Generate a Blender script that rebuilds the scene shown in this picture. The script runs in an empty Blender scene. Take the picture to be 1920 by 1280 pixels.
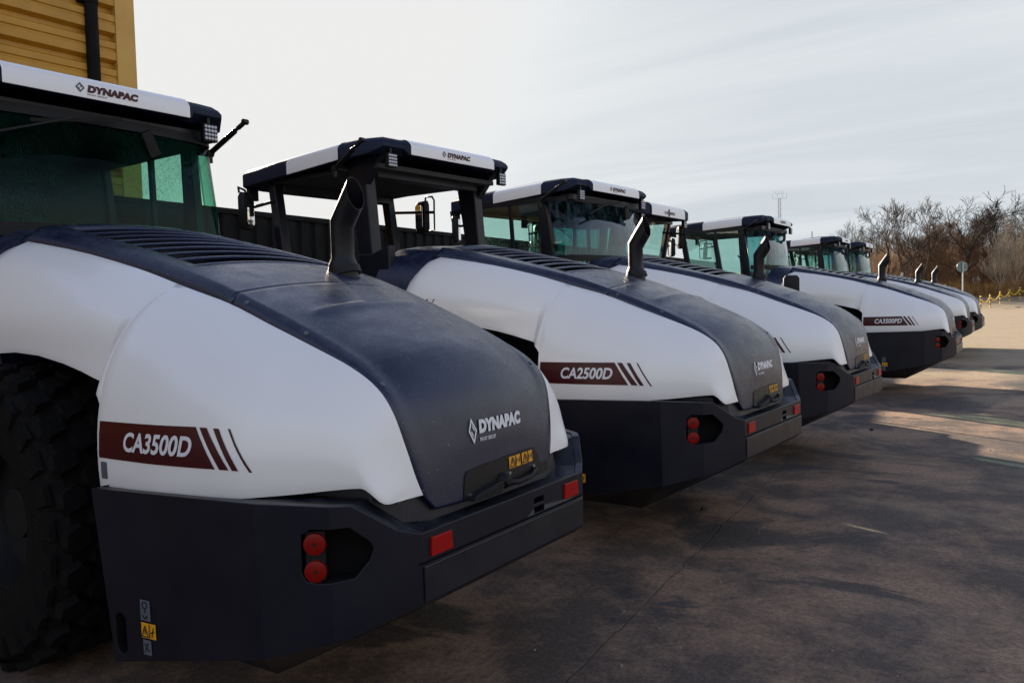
import bpy, bmesh, math, random
from mathutils import Vector, Matrix
from mathutils.bvhtree import BVHTree
random.seed(7)
scene = bpy.context.scene
R = math.radians

# ------------------------------------------------------------------ camera
CAM = Vector((1.897, -2.783, 1.72))
YAW, PITCH, ROLL, FPX = 0.595649, 0.052168, -0.024845, 1529.94
_d = Vector((-math.sin(YAW)*math.cos(PITCH), math.cos(YAW)*math.cos(PITCH), -math.sin(PITCH)))
_r = Vector((math.cos(YAW), math.sin(YAW), 0)); _u = _r.cross(_d)
_r2 = _r*math.cos(ROLL)+_u*math.sin(ROLL); _u2 = -_r*math.sin(ROLL)+_u*math.cos(ROLL)
cd = bpy.data.cameras.new("camera"); cam = bpy.data.objects.new("camera", cd)
scene.collection.objects.link(cam)
cam.matrix_world = Matrix(((_r2.x, _u2.x, -_d.x, CAM.x), (_r2.y, _u2.y, -_d.y, CAM.y), (_r2.z, _u2.z, -_d.z, CAM.z), (0, 0, 0, 1)))
cd.lens = FPX/1920*36; cd.sensor_width = 36; cd.clip_end = 3000; cd.clip_start = 0.05
scene.camera = cam

# ------------------------------------------------------------------ sun, sky, exposure
SUN_AZ, SUN_EL = R(29.5), R(17.8)      # azimuth measured from -x towards +y
SUN = Vector((-math.cos(SUN_EL)*math.cos(SUN_AZ), math.cos(SUN_EL)*math.sin(SUN_AZ), math.sin(SUN_EL)))
sl = bpy.data.lights.new("sun", 'SUN'); so = bpy.data.objects.new("sun", sl)
scene.collection.objects.link(so)
sl.energy = 5.0; sl.angle = R(0.53); sl.color = (1.0, 0.87, 0.70)
so.rotation_euler = SUN.to_track_quat('Z', 'Y').to_euler(); so.location = (0, 0, 30)
vs = scene.view_settings
vs.view_transform = 'Standard'; vs.look = 'None'; vs.gamma = 1; vs.use_curve_mapping = False
vs.exposure = 1.56
scene.cycles.max_bounces = 8
scene.cycles.transparent_max_bounces = 16
scene.cycles.use_denoising = True

def build_world():
    w = bpy.data.worlds.new("World"); scene.world = w; w.use_nodes = True
    nt = w.node_tree; N = nt.nodes; L = nt.links; N.clear()
    out = N.new('ShaderNodeOutputWorld'); bg = N.new('ShaderNodeBackground')
    sky = N.new('ShaderNodeTexSky'); sky.sky_type = 'NISHITA'; sky.sun_disc = False
    sky.sun_elevation = SUN_EL
    sky.sun_rotation = math.atan2(SUN.x, SUN.y)
    sky.air_density = 1.0; sky.dust_density = 1.5; sky.ozone_density = 1.2
    tc = N.new('ShaderNodeTexCoord')
    def math_(op, a, b=None, clamp=False):
        m = N.new('ShaderNodeMath'); m.operation = op; m.use_clamp = clamp
        for i, v in enumerate((a, b)):
            if v is None: continue
            if isinstance(v, (int, float)): m.inputs[i].default_value = v
            else: L.new(v, m.inputs[i])
        return m.outputs[0]
    sep = N.new('ShaderNodeSeparateXYZ'); L.new(tc.outputs['Generated'], sep.inputs[0])
    # cirrus clouds: stretched noise on the sky plane
    zc = math_('MAXIMUM', math_('ABSOLUTE', sep.outputs[2]), 0.03)
    zz = math_('ADD', zc, 0.10)
    cx = math_('DIVIDE', sep.outputs[0], zz); cy = math_('DIVIDE', sep.outputs[1], zz)
    comb = N.new('ShaderNodeCombineXYZ'); L.new(cx, comb.inputs[0]); L.new(cy, comb.inputs[1])
    mp = N.new('ShaderNodeMapping'); L.new(comb.outputs[0], mp.inputs[0])
    mp.inputs['Rotation'].default_value = (0, 0, R(28)); mp.inputs['Scale'].default_value = (0.55, 1.7, 1)
    n1 = N.new('ShaderNodeTexNoise'); n1.inputs['Scale'].default_value = 0.8; n1.inputs['Detail'].default_value = 7
    n1.inputs['Roughness'].default_value = 0.55; n1.inputs['Distortion'].default_value = 0.6
    L.new(mp.outputs[0], n1.inputs['Vector'])
    cr = N.new('ShaderNodeMapRange'); cr.inputs[1].default_value = 0.32; cr.inputs[2].default_value = 0.74
    L.new(n1.outputs[0], cr.inputs[0])
    # glow around the sun
    dot = N.new('ShaderNodeVectorMath'); dot.operation = 'DOT_PRODUCT'
    L.new(tc.outputs['Generated'], dot.inputs[0]); dot.inputs[1].default_value = SUN
    gl = math_('POWER', math_('MAXIMUM', dot.outputs['Value'], 0.0), 9.0)
    # thin high overcast, brightest low down, deep at the zenith
    el = N.new('ShaderNodeMapRange'); el.interpolation_type = 'SMOOTHSTEP'
    el.inputs[1].default_value = 0.42; el.inputs[2].default_value = 0.92
    el.inputs[3].default_value = 1.0; el.inputs[4].default_value = 0.22
    L.new(sep.outputs[2], el.inputs[0])
    cloud = math_('ADD', 0.212, math_('MULTIPLY', cr.outputs[0], 0.050))
    side = N.new('ShaderNodeMapRange'); side.interpolation_type = 'SMOOTHSTEP'      # sky opposite the sun raised, out of view, to brighten what faces it
    side.inputs[1].default_value = -0.45; side.inputs[2].default_value = 0.45; side.inputs[3].default_value = 1.75; side.inputs[4].default_value = 1.0
    L.new(dot.outputs['Value'], side.inputs[0])
    cloud = math_('MULTIPLY', math_('MULTIPLY', cloud, el.outputs[0]), side.outputs[0])
    cloud = math_('MINIMUM', math_('ADD', cloud, math_('MULTIPLY', gl, 0.13)), 0.275)
    cc = N.new('ShaderNodeMix'); cc.data_type = 'RGBA'
    cc.inputs['A'].default_value = (0.87, 0.965, 1.04, 1); cc.inputs['B'].default_value = (1.0, 0.995, 0.985, 1)
    tint = math_('ADD', math_('MULTIPLY', cr.outputs[0], 0.45), math_('MULTIPLY', gl, 1.6), clamp=True)
    tint = math_('ADD', tint, math_('MULTIPLY', math_('SUBTRACT', 0.3, dot.outputs['Value']), 1.2, clamp=True), clamp=True)
    L.new(tint, cc.inputs['Factor'])
    hi = N.new('ShaderNodeMapRange'); hi.interpolation_type = 'SMOOTHSTEP'; hi.inputs[1].default_value = 0.30; hi.inputs[2].default_value = 0.75; L.new(sep.outputs[2], hi.inputs[0])
    cb = N.new('ShaderNodeMix'); cb.data_type = 'RGBA'; L.new(hi.outputs[0], cb.inputs['Factor']); L.new(cc.outputs['Result'], cb.inputs['A']); cb.inputs['B'].default_value = (0.62, 0.85, 1.45, 1)
    mul = N.new('ShaderNodeVectorMath'); mul.operation = 'SCALE'
    L.new(cb.outputs['Result'], mul.inputs[0]); L.new(cloud, mul.inputs['Scale'])
    sk = N.new('ShaderNodeVectorMath'); sk.operation = 'SCALE'; L.new(sky.outputs[0], sk.inputs[0]); sk.inputs['Scale'].default_value = 0.11
    mn = N.new('ShaderNodeVectorMath'); mn.operation = 'MINIMUM'; L.new(sk.outputs[0], mn.inputs[0]); mn.inputs[1].default_value = (0.05, 0.05, 0.05)
    ad = N.new('ShaderNodeVectorMath'); ad.operation = 'ADD'
    sk2 = N.new('ShaderNodeVectorMath'); sk2.operation = 'SCALE'; L.new(mn.outputs[0], sk2.inputs[0]); sk2.inputs['Scale'].default_value = 0.3
    L.new(mul.outputs[0], ad.inputs[0]); L.new(sk2.outputs[0], ad.inputs[1])
    sc = N.new('ShaderNodeVectorMath'); sc.operation = 'SCALE'; L.new(ad.outputs[0], sc.inputs[0]); sc.inputs['Scale'].default_value = 10.0
    L.new(sc.outputs[0], bg.inputs['Color']); bg.inputs['Strength'].default_value = 0.1
    L.new(bg.outputs[0], out.inputs[0])
build_world()

# ------------------------------------------------------------------ materials
def mat(name, base, rough=0.5, metal=0.0, spec=0.5, coat=0.0, noise=None, bump=None, specks=None, dust=None):
    """noise=(scale,amount) varies the colour; bump=(scale,strength); specks=(scale,size,colour); dust=(colour,amount,scale) settles on faces that look up"""
    m = bpy.data.materials.new(name); m.use_nodes = True
    nt = m.node_tree; N = nt.nodes; L = nt.links
    p = N['Principled BSDF']
    p.inputs['Roughness'].default_value = rough; p.inputs['Metallic'].default_value = metal
    p.inputs['Specular IOR Level'].default_value = spec
    p.inputs['Coat Weight'].default_value = coat; p.inputs['Coat Roughness'].default_value = 0.08
    tc = N.new('ShaderNodeTexCoord')
    col = N.new('ShaderNodeRGB'); col.outputs[0].default_value = (*base, 1); cur = col.outputs[0]
    def mixc(a, b, f):
        x = N.new('ShaderNodeMix'); x.data_type = 'RGBA'
        L.new(f, x.inputs['Factor']); L.new(a, x.inputs['A'])
        if isinstance(b, tuple): x.inputs['B'].default_value = (*b, 1)
        else: L.new(b, x.inputs['B'])
        return x.outputs['Result']
    def nz(scale, detail=4, vec=None, rough_=0.55):
        n = N.new('ShaderNodeTexNoise'); n.inputs['Scale'].default_value = scale; n.inputs['Detail'].default_value = detail
        n.inputs['Roughness'].default_value = rough_
        L.new(vec or tc.outputs['Object'], n.inputs['Vector']); return n.outputs[0]
    def rng(v, a, b, c=0.0, d=1.0):
        r = N.new('ShaderNodeMapRange'); r.inputs[1].default_value = a; r.inputs[2].default_value = b
        r.inputs[3].default_value = c; r.inputs[4].default_value = d; L.new(v, r.inputs[0]); return r.outputs[0]
    if noise:
        s, a = noise
        cur = mixc(cur, tuple(c*(1-a) for c in base), rng(nz(s), 0.35, 0.65))
        rr = rng(nz(s*1.7), 0.3, 0.7, max(0, rough-0.07), min(1, rough+0.09)); L.new(rr, p.inputs['Roughness'])
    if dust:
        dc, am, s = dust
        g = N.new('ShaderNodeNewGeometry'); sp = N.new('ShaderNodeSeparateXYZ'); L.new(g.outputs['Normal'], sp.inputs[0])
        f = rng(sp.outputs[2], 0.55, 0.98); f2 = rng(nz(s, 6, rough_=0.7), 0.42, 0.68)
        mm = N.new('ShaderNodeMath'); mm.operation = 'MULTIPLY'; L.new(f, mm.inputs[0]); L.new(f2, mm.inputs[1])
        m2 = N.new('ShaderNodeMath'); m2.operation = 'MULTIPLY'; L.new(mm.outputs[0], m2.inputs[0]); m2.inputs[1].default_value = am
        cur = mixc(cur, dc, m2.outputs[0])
    if specks:
        s, size, c = specks
        v = N.new('ShaderNodeTexVoronoi'); v.inputs['Scale'].default_value = s; L.new(tc.outputs['Object'], v.inputs['Vector'])
        lt = N.new('ShaderNodeMath'); lt.operation = 'LESS_THAN'; L.new(v.outputs['Distance'], lt.inputs[0]); lt.inputs[1].default_value = size
        gt = N.new('ShaderNodeMath'); gt.operation = 'GREATER_THAN'
        sp2 = N.new('ShaderNodeSeparateColor'); L.new(v.outputs['Color'], sp2.inputs[0]); L.new(sp2.outputs[0], gt.inputs[0]); gt.inputs[1].default_value = 0.72
        mm = N.new('ShaderNodeMath'); mm.operation = 'MULTIPLY'; L.new(lt.outputs[0], mm.inputs[0]); L.new(gt.outputs[0], mm.inputs[1])
        cur = mixc(cur, c, mm.outputs[0])
    L.new(cur, p.inputs['Base Color'])
    if bump:
        s, st = bump
        b = N.new('ShaderNodeBump'); b.inputs['Strength'].default_value = st; b.inputs['Distance'].default_value = 0.01
        L.new(nz(s, 3), b.inputs['Height']); L.new(b.outputs[0], p.inputs['Normal'])
    return m

M = {}
M['white'] = mat('white_paint', (0.84, 0.83, 0.81), 0.28, coat=0.35, bump=(2.2, 0.012))
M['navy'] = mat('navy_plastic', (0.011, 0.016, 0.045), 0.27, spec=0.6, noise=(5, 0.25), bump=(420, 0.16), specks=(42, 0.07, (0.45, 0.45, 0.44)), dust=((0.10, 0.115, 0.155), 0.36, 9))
M['navy_roof'] = mat('navy_roof_plastic', (0.010, 0.014, 0.036), 0.62, spec=0.22, noise=(5, 0.2), bump=(420, 0.1))
M['navy_paint'] = mat('navy_paint', (0.0062, 0.0072, 0.0145), 0.38, spec=0.35, noise=(3, 0.2), bump=(500, 0.05), dust=((0.09, 0.09, 0.09), 0.4, 14))
M['bumper_plate'] = mat('grey_bumper_paint', (0.014, 0.0135, 0.018), 0.34, spec=0.5, noise=(4, 0.2))
M['black'] = mat('black_rubber', (0.006, 0.006, 0.007), 0.6, spec=0.3)
M['void'] = mat('dark_recess', (0.006, 0.006, 0.007), 0.85, spec=0.1)
M['black_metal'] = mat('black_satin_metal', (0.006, 0.0065, 0.008), 0.38, spec=0.35, noise=(9, 0.2))
M['pipe'] = mat('black_pipe_coating', (0.007, 0.0075, 0.010), 0.42, spec=0.3, noise=(12, 0.3), bump=(300, 0.06))
M['tyre'] = mat('tyre_rubber', (0.006, 0.0055, 0.0055), 0.85, spec=0.15, noise=(14, 0.4), bump=(70, 0.5))
M['red'] = mat('red_lens', (0.33, 0.005, 0.004), 0.3, spec=0.25)
M['red_dark'] = mat('round_red_lens', (0.19, 0.004, 0.002), 0.35, spec=0.2)
M['maroon'] = mat('maroon_decal', (0.050, 0.002, 0.005), 0.34, spec=0.35)
M['decal_white'] = mat('white_lettering', (0.72, 0.72, 0.74), 0.4)
M['orange'] = mat('orange_sticker', (0.72, 0.33, 0.010), 0.45)
M['ink'] = mat('sticker_ink', (0.01, 0.01, 0.01), 0.5)
M['sticker_grey'] = mat('grey_sticker', (0.09, 0.10, 0.12), 0.45)
M['chrome'] = mat('bright_metal', (0.75, 0.75, 0.75), 0.22, metal=1.0)
M['steel'] = mat('galvanised_steel', (0.42, 0.43, 0.44), 0.45, metal=0.7, noise=(6, 0.2))
M['drum'] = mat('steel_drum', (0.16, 0.15, 0.14), 0.5, metal=0.6, noise=(5, 0.3))
M['led'] = mat('led_lens', (0.50, 0.51, 0.55), 0.2, metal=0.4, coat=0.5)
M['mirror'] = mat('mirror_glass', (0.8, 0.8, 0.8), 0.02, metal=1.0)
M['interior'] = mat('cab_interior', (0.03, 0.03, 0.033), 0.7)
M['seat'] = mat('seat_fabric', (0.02, 0.02, 0.022), 0.85)

def glass(name, tint, dirt_lo, dirt_hi, dirt_amt, dirt_col, refl=1.0, streak=(1, 1, 1), scale=60):
    m = bpy.data.materials.new(name); m.use_nodes = True
    nt = m.node_tree; N = nt.nodes; L = nt.links; N.clear()
    out = N.new('ShaderNodeOutputMaterial')
    tr = N.new('ShaderNodeBsdfTransparent'); tr.inputs[0].default_value = (*tint, 1)
    gl = N.new('ShaderNodeBsdfGlossy'); gl.inputs['Roughness'].default_value = 0.03; gl.inputs['Color'].default_value = (refl, refl, refl, 1)
    fr = N.new('ShaderNodeFresnel'); 
    gm = N.new('ShaderNodeNewGeometry'); iv = N.new('ShaderNodeMapRange'); iv.inputs[3].default_value = 1.5; iv.inputs[4].default_value = 1/1.5   # same reflection from either side of the thin pane
    L.new(gm.outputs['Backfacing'], iv.inputs[0]); L.new(iv.outputs[0], fr.inputs['IOR'])
    m1 = N.new('ShaderNodeMixShader'); L.new(fr.outputs[0], m1.inputs[0]); L.new(tr.outputs[0], m1.inputs[1]); L.new(gl.outputs[0], m1.inputs[2])
    tc = N.new('ShaderNodeTexCoord'); mp = N.new('ShaderNodeMapping'); mp.inputs['Scale'].default_value = streak
    L.new(tc.outputs['Object'], mp.inputs[0])
    n = N.new('ShaderNodeTexNoise'); n.inputs['Scale'].default_value = scale; n.inputs['Detail'].default_value = 3; L.new(mp.outputs[0], n.inputs['Vector'])
    n2 = N.new('ShaderNodeTexNoise'); n2.inputs['Scale'].default_value = 1.9; n2.inputs['Detail'].default_value = 3; L.new(tc.outputs['Object'], n2.inputs['Vector'])
    r1 = N.new('ShaderNodeMapRange'); r1.inputs[1].default_value = dirt_lo; r1.inputs[2].default_value = dirt_hi; L.new(n.outputs[0], r1.inputs[0])
    r2 = N.new('ShaderNodeMapRange'); r2.inputs[1].default_value = 0.38; r2.inputs[2].default_value = 0.62; L.new(n2.outputs[0], r2.inputs[0])
    mu = N.new('ShaderNodeMath'); mu.operation = 'MULTIPLY'; L.new(r1.outputs[0], mu.inputs[0]); L.new(r2.outputs[0], mu.inputs[1])
    mu2 = N.new('ShaderNodeMath'); mu2.operation = 'MULTIPLY'; L.new(mu.outputs[0], mu2.inputs[0]); mu2.inputs[1].default_value = dirt_amt
    df = N.new('ShaderNodeBsdfDiffuse'); df.inputs[0].default_value = (*dirt_col, 1)
    tl = N.new('ShaderNodeBsdfTranslucent'); tl.inputs[0].default_value = (*dirt_col, 1)
    m0 = N.new('ShaderNodeMixShader'); m0.inputs[0].default_value = 0.55; L.new(df.outputs[0], m0.inputs[1]); L.new(tl.outputs[0], m0.inputs[2])
    m2 = N.new('ShaderNodeMixShader'); L.new(mu2.outputs[0], m2.inputs[0]); L.new(m1.outputs[0], m2.inputs[1]); L.new(m0.outputs[0], m2.inputs[2])
    L.new(m2.outputs[0], out.inputs[0])
    return m
M['glass_rear'] = glass('green_rear_glass', (0.60, 0.85, 0.75), 0.50, 0.60, 0.35, (0.04, 0.20, 0.15), scale=120, streak=(1, 1, 0.6), refl=0.22)
M['glass_streak'] = glass('streaked_rear_glass', (0.42, 0.68, 0.68), 0.45, 0.62, 0.42, (0.30, 0.36, 0.44), scale=22, streak=(1, 1, 0.12))
M['glass_side'] = glass('green_side_glass', (0.80, 0.92, 0.89), 0.5, 0.7, 0.15, (0.3, 0.36, 0.35))

# ------------------------------------------------------------------ helpers
COL = scene.collection
def link_mesh(name, bm, material, parent=None, smooth=None, mods=()):
    bmesh.ops.recalc_face_normals(bm, faces=bm.faces)
    me = bpy.data.meshes.new(name); bm.to_mesh(me); bm.free()
    mats = material if isinstance(material, (list, tuple)) else [material]
    for mm in mats: me.materials.append(mm)
    if smooth is not None and len(me.polygons):
        me.shade_smooth(); me.set_sharp_from_angle(angle=R(smooth))
    o = bpy.data.objects.new(name, me); COL.objects.link(o)
    if parent: o.parent = parent
    return o
def tag(o, label=None, cat=None, group=None, kind=None):
    if label: o['label'] = label
    if cat: o['category'] = cat
    if group: o['group'] = group
    if kind: o['kind'] = kind
    return o
def empty(name, loc=(0, 0, 0), rz=0):
    o = bpy.data.objects.new(name, None); COL.objects.link(o); o.location = loc; o.rotation_euler = (0, 0, rz); o.empty_display_size = 0.2
    return o
def bevel(o, w=0.01, seg=2, ang=30):
    b = o.modifiers.new('bevel', 'BEVEL'); b.width = w; b.segments = seg; b.limit_method = 'ANGLE'; b.angle_limit = R(ang); b.harden_normals = False
    return o
def box(bm, x0, x1, y0, y1, z0, z1, mi=0):
    v = [bm.verts.new((x, y, z)) for x in (x0, x1) for y in (y0, y1) for z in (z0, z1)]
    for f in ((0, 1, 3, 2), (4, 6, 7, 5), (0, 4, 5, 1), (2, 3, 7, 6), (0, 2, 6, 4), (1, 5, 7, 3)):
        bm.faces.new([v[i] for i in f]).material_index = mi
def prism(bm, pts, a, b, mi=0):
    """closed solid between two 3D rings pts+a and pts+b (vectors)"""
    n = len(pts)
    A = [bm.verts.new(Vector(p)+Vector(a)) for p in pts]; B = [bm.verts.new(Vector(p)+Vector(b)) for p in pts]
    bm.faces.new(A[::-1]).material_index = mi; bm.faces.new(B).material_index = mi
    for i in range(n): bm.faces.new((A[i], A[(i+1) % n], B[(i+1) % n], B[i])).material_index = mi
def bar(bm, p, q, w, d, side=Vector((0, 1, 0)), mi=0):
    """box bar from p to q, width w along `side`, depth d across"""
    p, q = Vector(p), Vector(q); t = (q-p).normalized(); s = (side - t*side.dot(t)).normalized(); k = t.cross(s)
    ring = [s*w/2+k*d/2, -s*w/2+k*d/2, -s*w/2-k*d/2, s*w/2-k*d/2]
    prism(bm, [p+r for r in ring], (0, 0, 0), q-p, mi)
def tube(bm, path, rad, seg=12, cap=True, mi=0):
    path = [Vector(p) for p in path]; rads = rad if isinstance(rad, (list, tuple)) else [rad]*len(path)
    rings = []; up = None
    for i, p in enumerate(path):
        t = (path[min(i+1, len(path)-1)]-path[max(i-1, 0)]).normalized()
        if up is None: up = Vector((0, 0, 1)) if abs(t.z) < 0.9 else Vector((0, 1, 0))
        s = t.cross(up).normalized(); up = s.cross(t).normalized()
        rings.append([bm.verts.new(p+(s*math.cos(2*math.pi*k/seg)+up*math.sin(2*math.pi*k/seg))*rads[i]) for k in range(seg)])
    for a, b in zip(rings, rings[1:]):
        for k in range(seg): bm.faces.new((a[k], a[(k+1) % seg], b[(k+1) % seg], b[k])).material_index = mi
    if cap and seg > 2:
        bm.faces.new(rings[0][::-1]).material_index = mi; bm.faces.new(rings[-1]).material_index = mi
def grid(bm, rows, mi=0):
    V = [[bm.verts.new(p) for p in r] for r in rows]
    for a, b in zip(V, V[1:]):
        for k in range(len(a)-1):
            try: bm.faces.new((a[k], a[k+1], b[k+1], b[k])).material_index = mi
            except ValueError: pass
    return V
def rings(bm, rr, cap0=True, cap1=True, mi=0):
    V = [[bm.verts.new(p) for p in r] for r in rr]; n = len(V[0])
    for a, b in zip(V, V[1:]):
        for k in range(n): bm.faces.new((a[k], a[(k+1) % n], b[(k+1) % n], b[k])).material_index = mi
    if cap0: bm.faces.new(V[0][::-1]).material_index = mi
    if cap1: bm.faces.new(V[-1]).material_index = mi
    return V
def crv(pts, n):
    """Catmull-Rom through pts, n samples per span"""
    P = [Vector(p) for p in pts]; P = [P[0]*2-P[1]]+P+[P[-1]*2-P[-2]]; out = []
    for i in range(1, len(P)-2):
        a, b, c, d = P[i-1:i+3]
        for k in range(n):
            t = k/n
            out.append(0.5*((2*b)+(c-a)*t+(2*a-5*b+4*c-d)*t*t+(3*b-a-3*c+d)*t**3))
    out.append(P[-2]); return out
def at_x(curve, x):
    for a, b in zip(curve, curve[1:]):
        if (a.x-x)*(b.x-x) <= 0 and a.x != b.x: return a.lerp(b, (x-a.x)/(b.x-a.x))
    return curve[0] if abs(curve[0].x-x) < abs(curve[-1].x-x) else curve[-1]
def text_faces(txt, size, offset=0.0, shear=0.0, align='LEFT', spacing=1.0):
    """text as 2D verts + faces"""
    c = bpy.data.curves.new('t', 'FONT'); c.body = txt; c.size = size; c.offset = offset; c.shear = shear; c.align_x = align; c.space_character = spacing
    c.resolution_u = 4
    o = bpy.data.objects.new('t', c); COL.objects.link(o)
    dg = bpy.context.evaluated_depsgraph_get(); me = bpy.data.meshes.new_from_object(o.evaluated_get(dg))
    V = [(v.co.x, v.co.y) for v in me.vertices]; F = [tuple(p.vertices) for p in me.polygons]
    bpy.data.objects.remove(o); bpy.data.meshes.remove(me); bpy.data.curves.remove(c)
    return V, F
def fit(V, x0, x1, y0, y1):
    ax, bx = min(v[0] for v in V), max(v[0] for v in V); ay, by = min(v[1] for v in V), max(v[1] for v in V)
    return [(x0+(v[0]-ax)/(bx-ax)*(x1-x0), y0+(v[1]-ay)/(by-ay)*(y1-y0)) for v in V]
def put2d(bm, V, F, fn, mi=0):
    vv = [bm.verts.new(fn(x, y)) for x, y in V]
    for f in F:
        try: bm.faces.new([vv[i] for i in f]).material_index = mi
        except ValueError: pass
def quad2d(c, nx=1, ny=1):
    """subdivided quad from 4 corners (bl,br,tr,tl)"""
    V = []; F = []
    for j in range(ny+1):
        for i in range(nx+1):
            s, t = i/nx, j/ny
            V.append(tuple((1-s)*(1-t)*c[0][k]+s*(1-t)*c[1][k]+s*t*c[2][k]+(1-s)*t*c[3][k] for k in (0, 1)))
    for j in range(ny):
        for i in range(nx):
            a = j*(nx+1)+i; F.append((a, a+1, a+nx+2, a+nx+1))
    return V, F
def add2d(dst, src):
    n = len(dst[0]); dst[0].extend(src[0]); dst[1].extend(tuple(i+n for i in f) for f in src[1])
def logo2d(x0, y0, w, h):
    """nested rhombus mark as 2D faces inside a w x h box"""
    V, F = [], []
    cx, cy = x0+w/2, y0+h/2
    def rh(s, k): return [(cx, cy+h/2*s), (cx+w/2*s, cy), (cx, cy-h/2*s), (cx-w/2*s, cy)][k % 4]
    def strip(a, b, k0, k1, sk=0.0):
        n = len(V); V.extend([rh(a, k0), rh(a, k1), rh(b, k1), rh(b, k0)]); F.append((n, n+1, n+2, n+3))
    for k in range(4): strip(1.0, 0.68, k, k+1)
    for k in (0, 2): strip(0.52, 0.26, k, k+1)
    return V, F

# ------------------------------------------------------------------ the hood's generating curves (x rearward, near side is -y)
ST = [((-2.62,-.672,2.09),(-2.60,-.56,2.165),(-2.60,0,2.205)), ((-2.1,-.645,2.005),(-2.1,-.555,2.060),(-2.1,0,2.10)),
 ((-1.65,-.622,1.905),(-1.65,-.55,1.957),(-1.65,0,1.997)), ((-1.3,-.602,1.805),(-1.3,-.545,1.865),(-1.3,0,1.902)),
 ((-1.03,-.588,1.73),(-1.03,-.535,1.775),(-1.03,0,1.818)), ((-.8,-.58,1.645),(-.78,-.522,1.68),(-.78,0,1.736)),
 ((-.54,-.572,1.55),(-.52,-.508,1.575),(-.52,0,1.628)), ((-.35,-.563,1.475),(-.33,-.495,1.48),(-.30,0,1.525)),
 ((-.23,-.552,1.40),(-.215,-.48,1.385),(-.185,0,1.41)), ((-.165,-.54,1.31),(-.155,-.465,1.29),(-.12,0,1.31)),
 ((-.13,-.515,1.18),(-.12,-.448,1.17),(-.09,0,1.18)), ((-.11,-.485,1.06),(-.10,-.432,1.07),(-.08,0,1.07)),
 ((-.10,-.459,.99),(-.085,-.41,.925),(-.07,0,.915))]
C2, C1, C0 = [crv([s[k] for s in ST], 4) for k in range(3)]
BOT = crv([(-1.36,-1.0,.985),(-1.2,-1.0,.99),(-.93,-.99,1.0),(-.61,-.94,1.02),(-.49,-.893,1.03),(-.374,-.825,1.04),(-.28,-.765,1.05),(-.20,-.715,1.056),(-.163,-.697,1.050),(-.116,-.655,.997),(-.105,-.57,.993)], 4)
def hood_section(i, n=14, lift=0.0):
    """one cross row from near bevel edge C2 over the crown to the far C2"""
    a, b, c = C2[i], C1[i], C0[i]; row = [a.copy()]
    row.append(a.lerp(b, 0.5)+Vector((0, 0, 0.004))); row.append(a.lerp(b, 0.86)+Vector((0, 0, 0.006)))
    for k in range(-n, n+1):
        s = k/n*0.985; q = 1-s*s
        p = Vector((b.x+(c.x-b.x)*q, b.y*-s, b.z+(c.z-b.z)*q)); row.append(p)
    m = [Vector((p.x, -p.y, p.z)) for p in row[:3]][::-1]
    row += m
    for p in row: p.z += lift
    return row
def bez(a, b, c, d, t): return a*(1-t)**3+b*3*t*(1-t)**2+c*3*t*t*(1-t)+d*t**3
def panel_section(top, bot, n=18):
    ho = Vector((bot.x-top.x, bot.y-top.y, 0)); H = ho.length; dz = top.z-bot.z
    if dz < 0.02: return [top.lerp(bot, k/n) for k in range(n+1)]
    f = min(1, dz/0.5)
    p1 = top+ho*0.60+Vector((0, 0, -0.06*f-0.10*H*f)); p2 = bot+Vector((0, 0, dz*0.62))+Vector((0, -0.045*f, 0))
    return [bez(top, p1, p2, bot, k/n) for k in range(n+1)]

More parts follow.
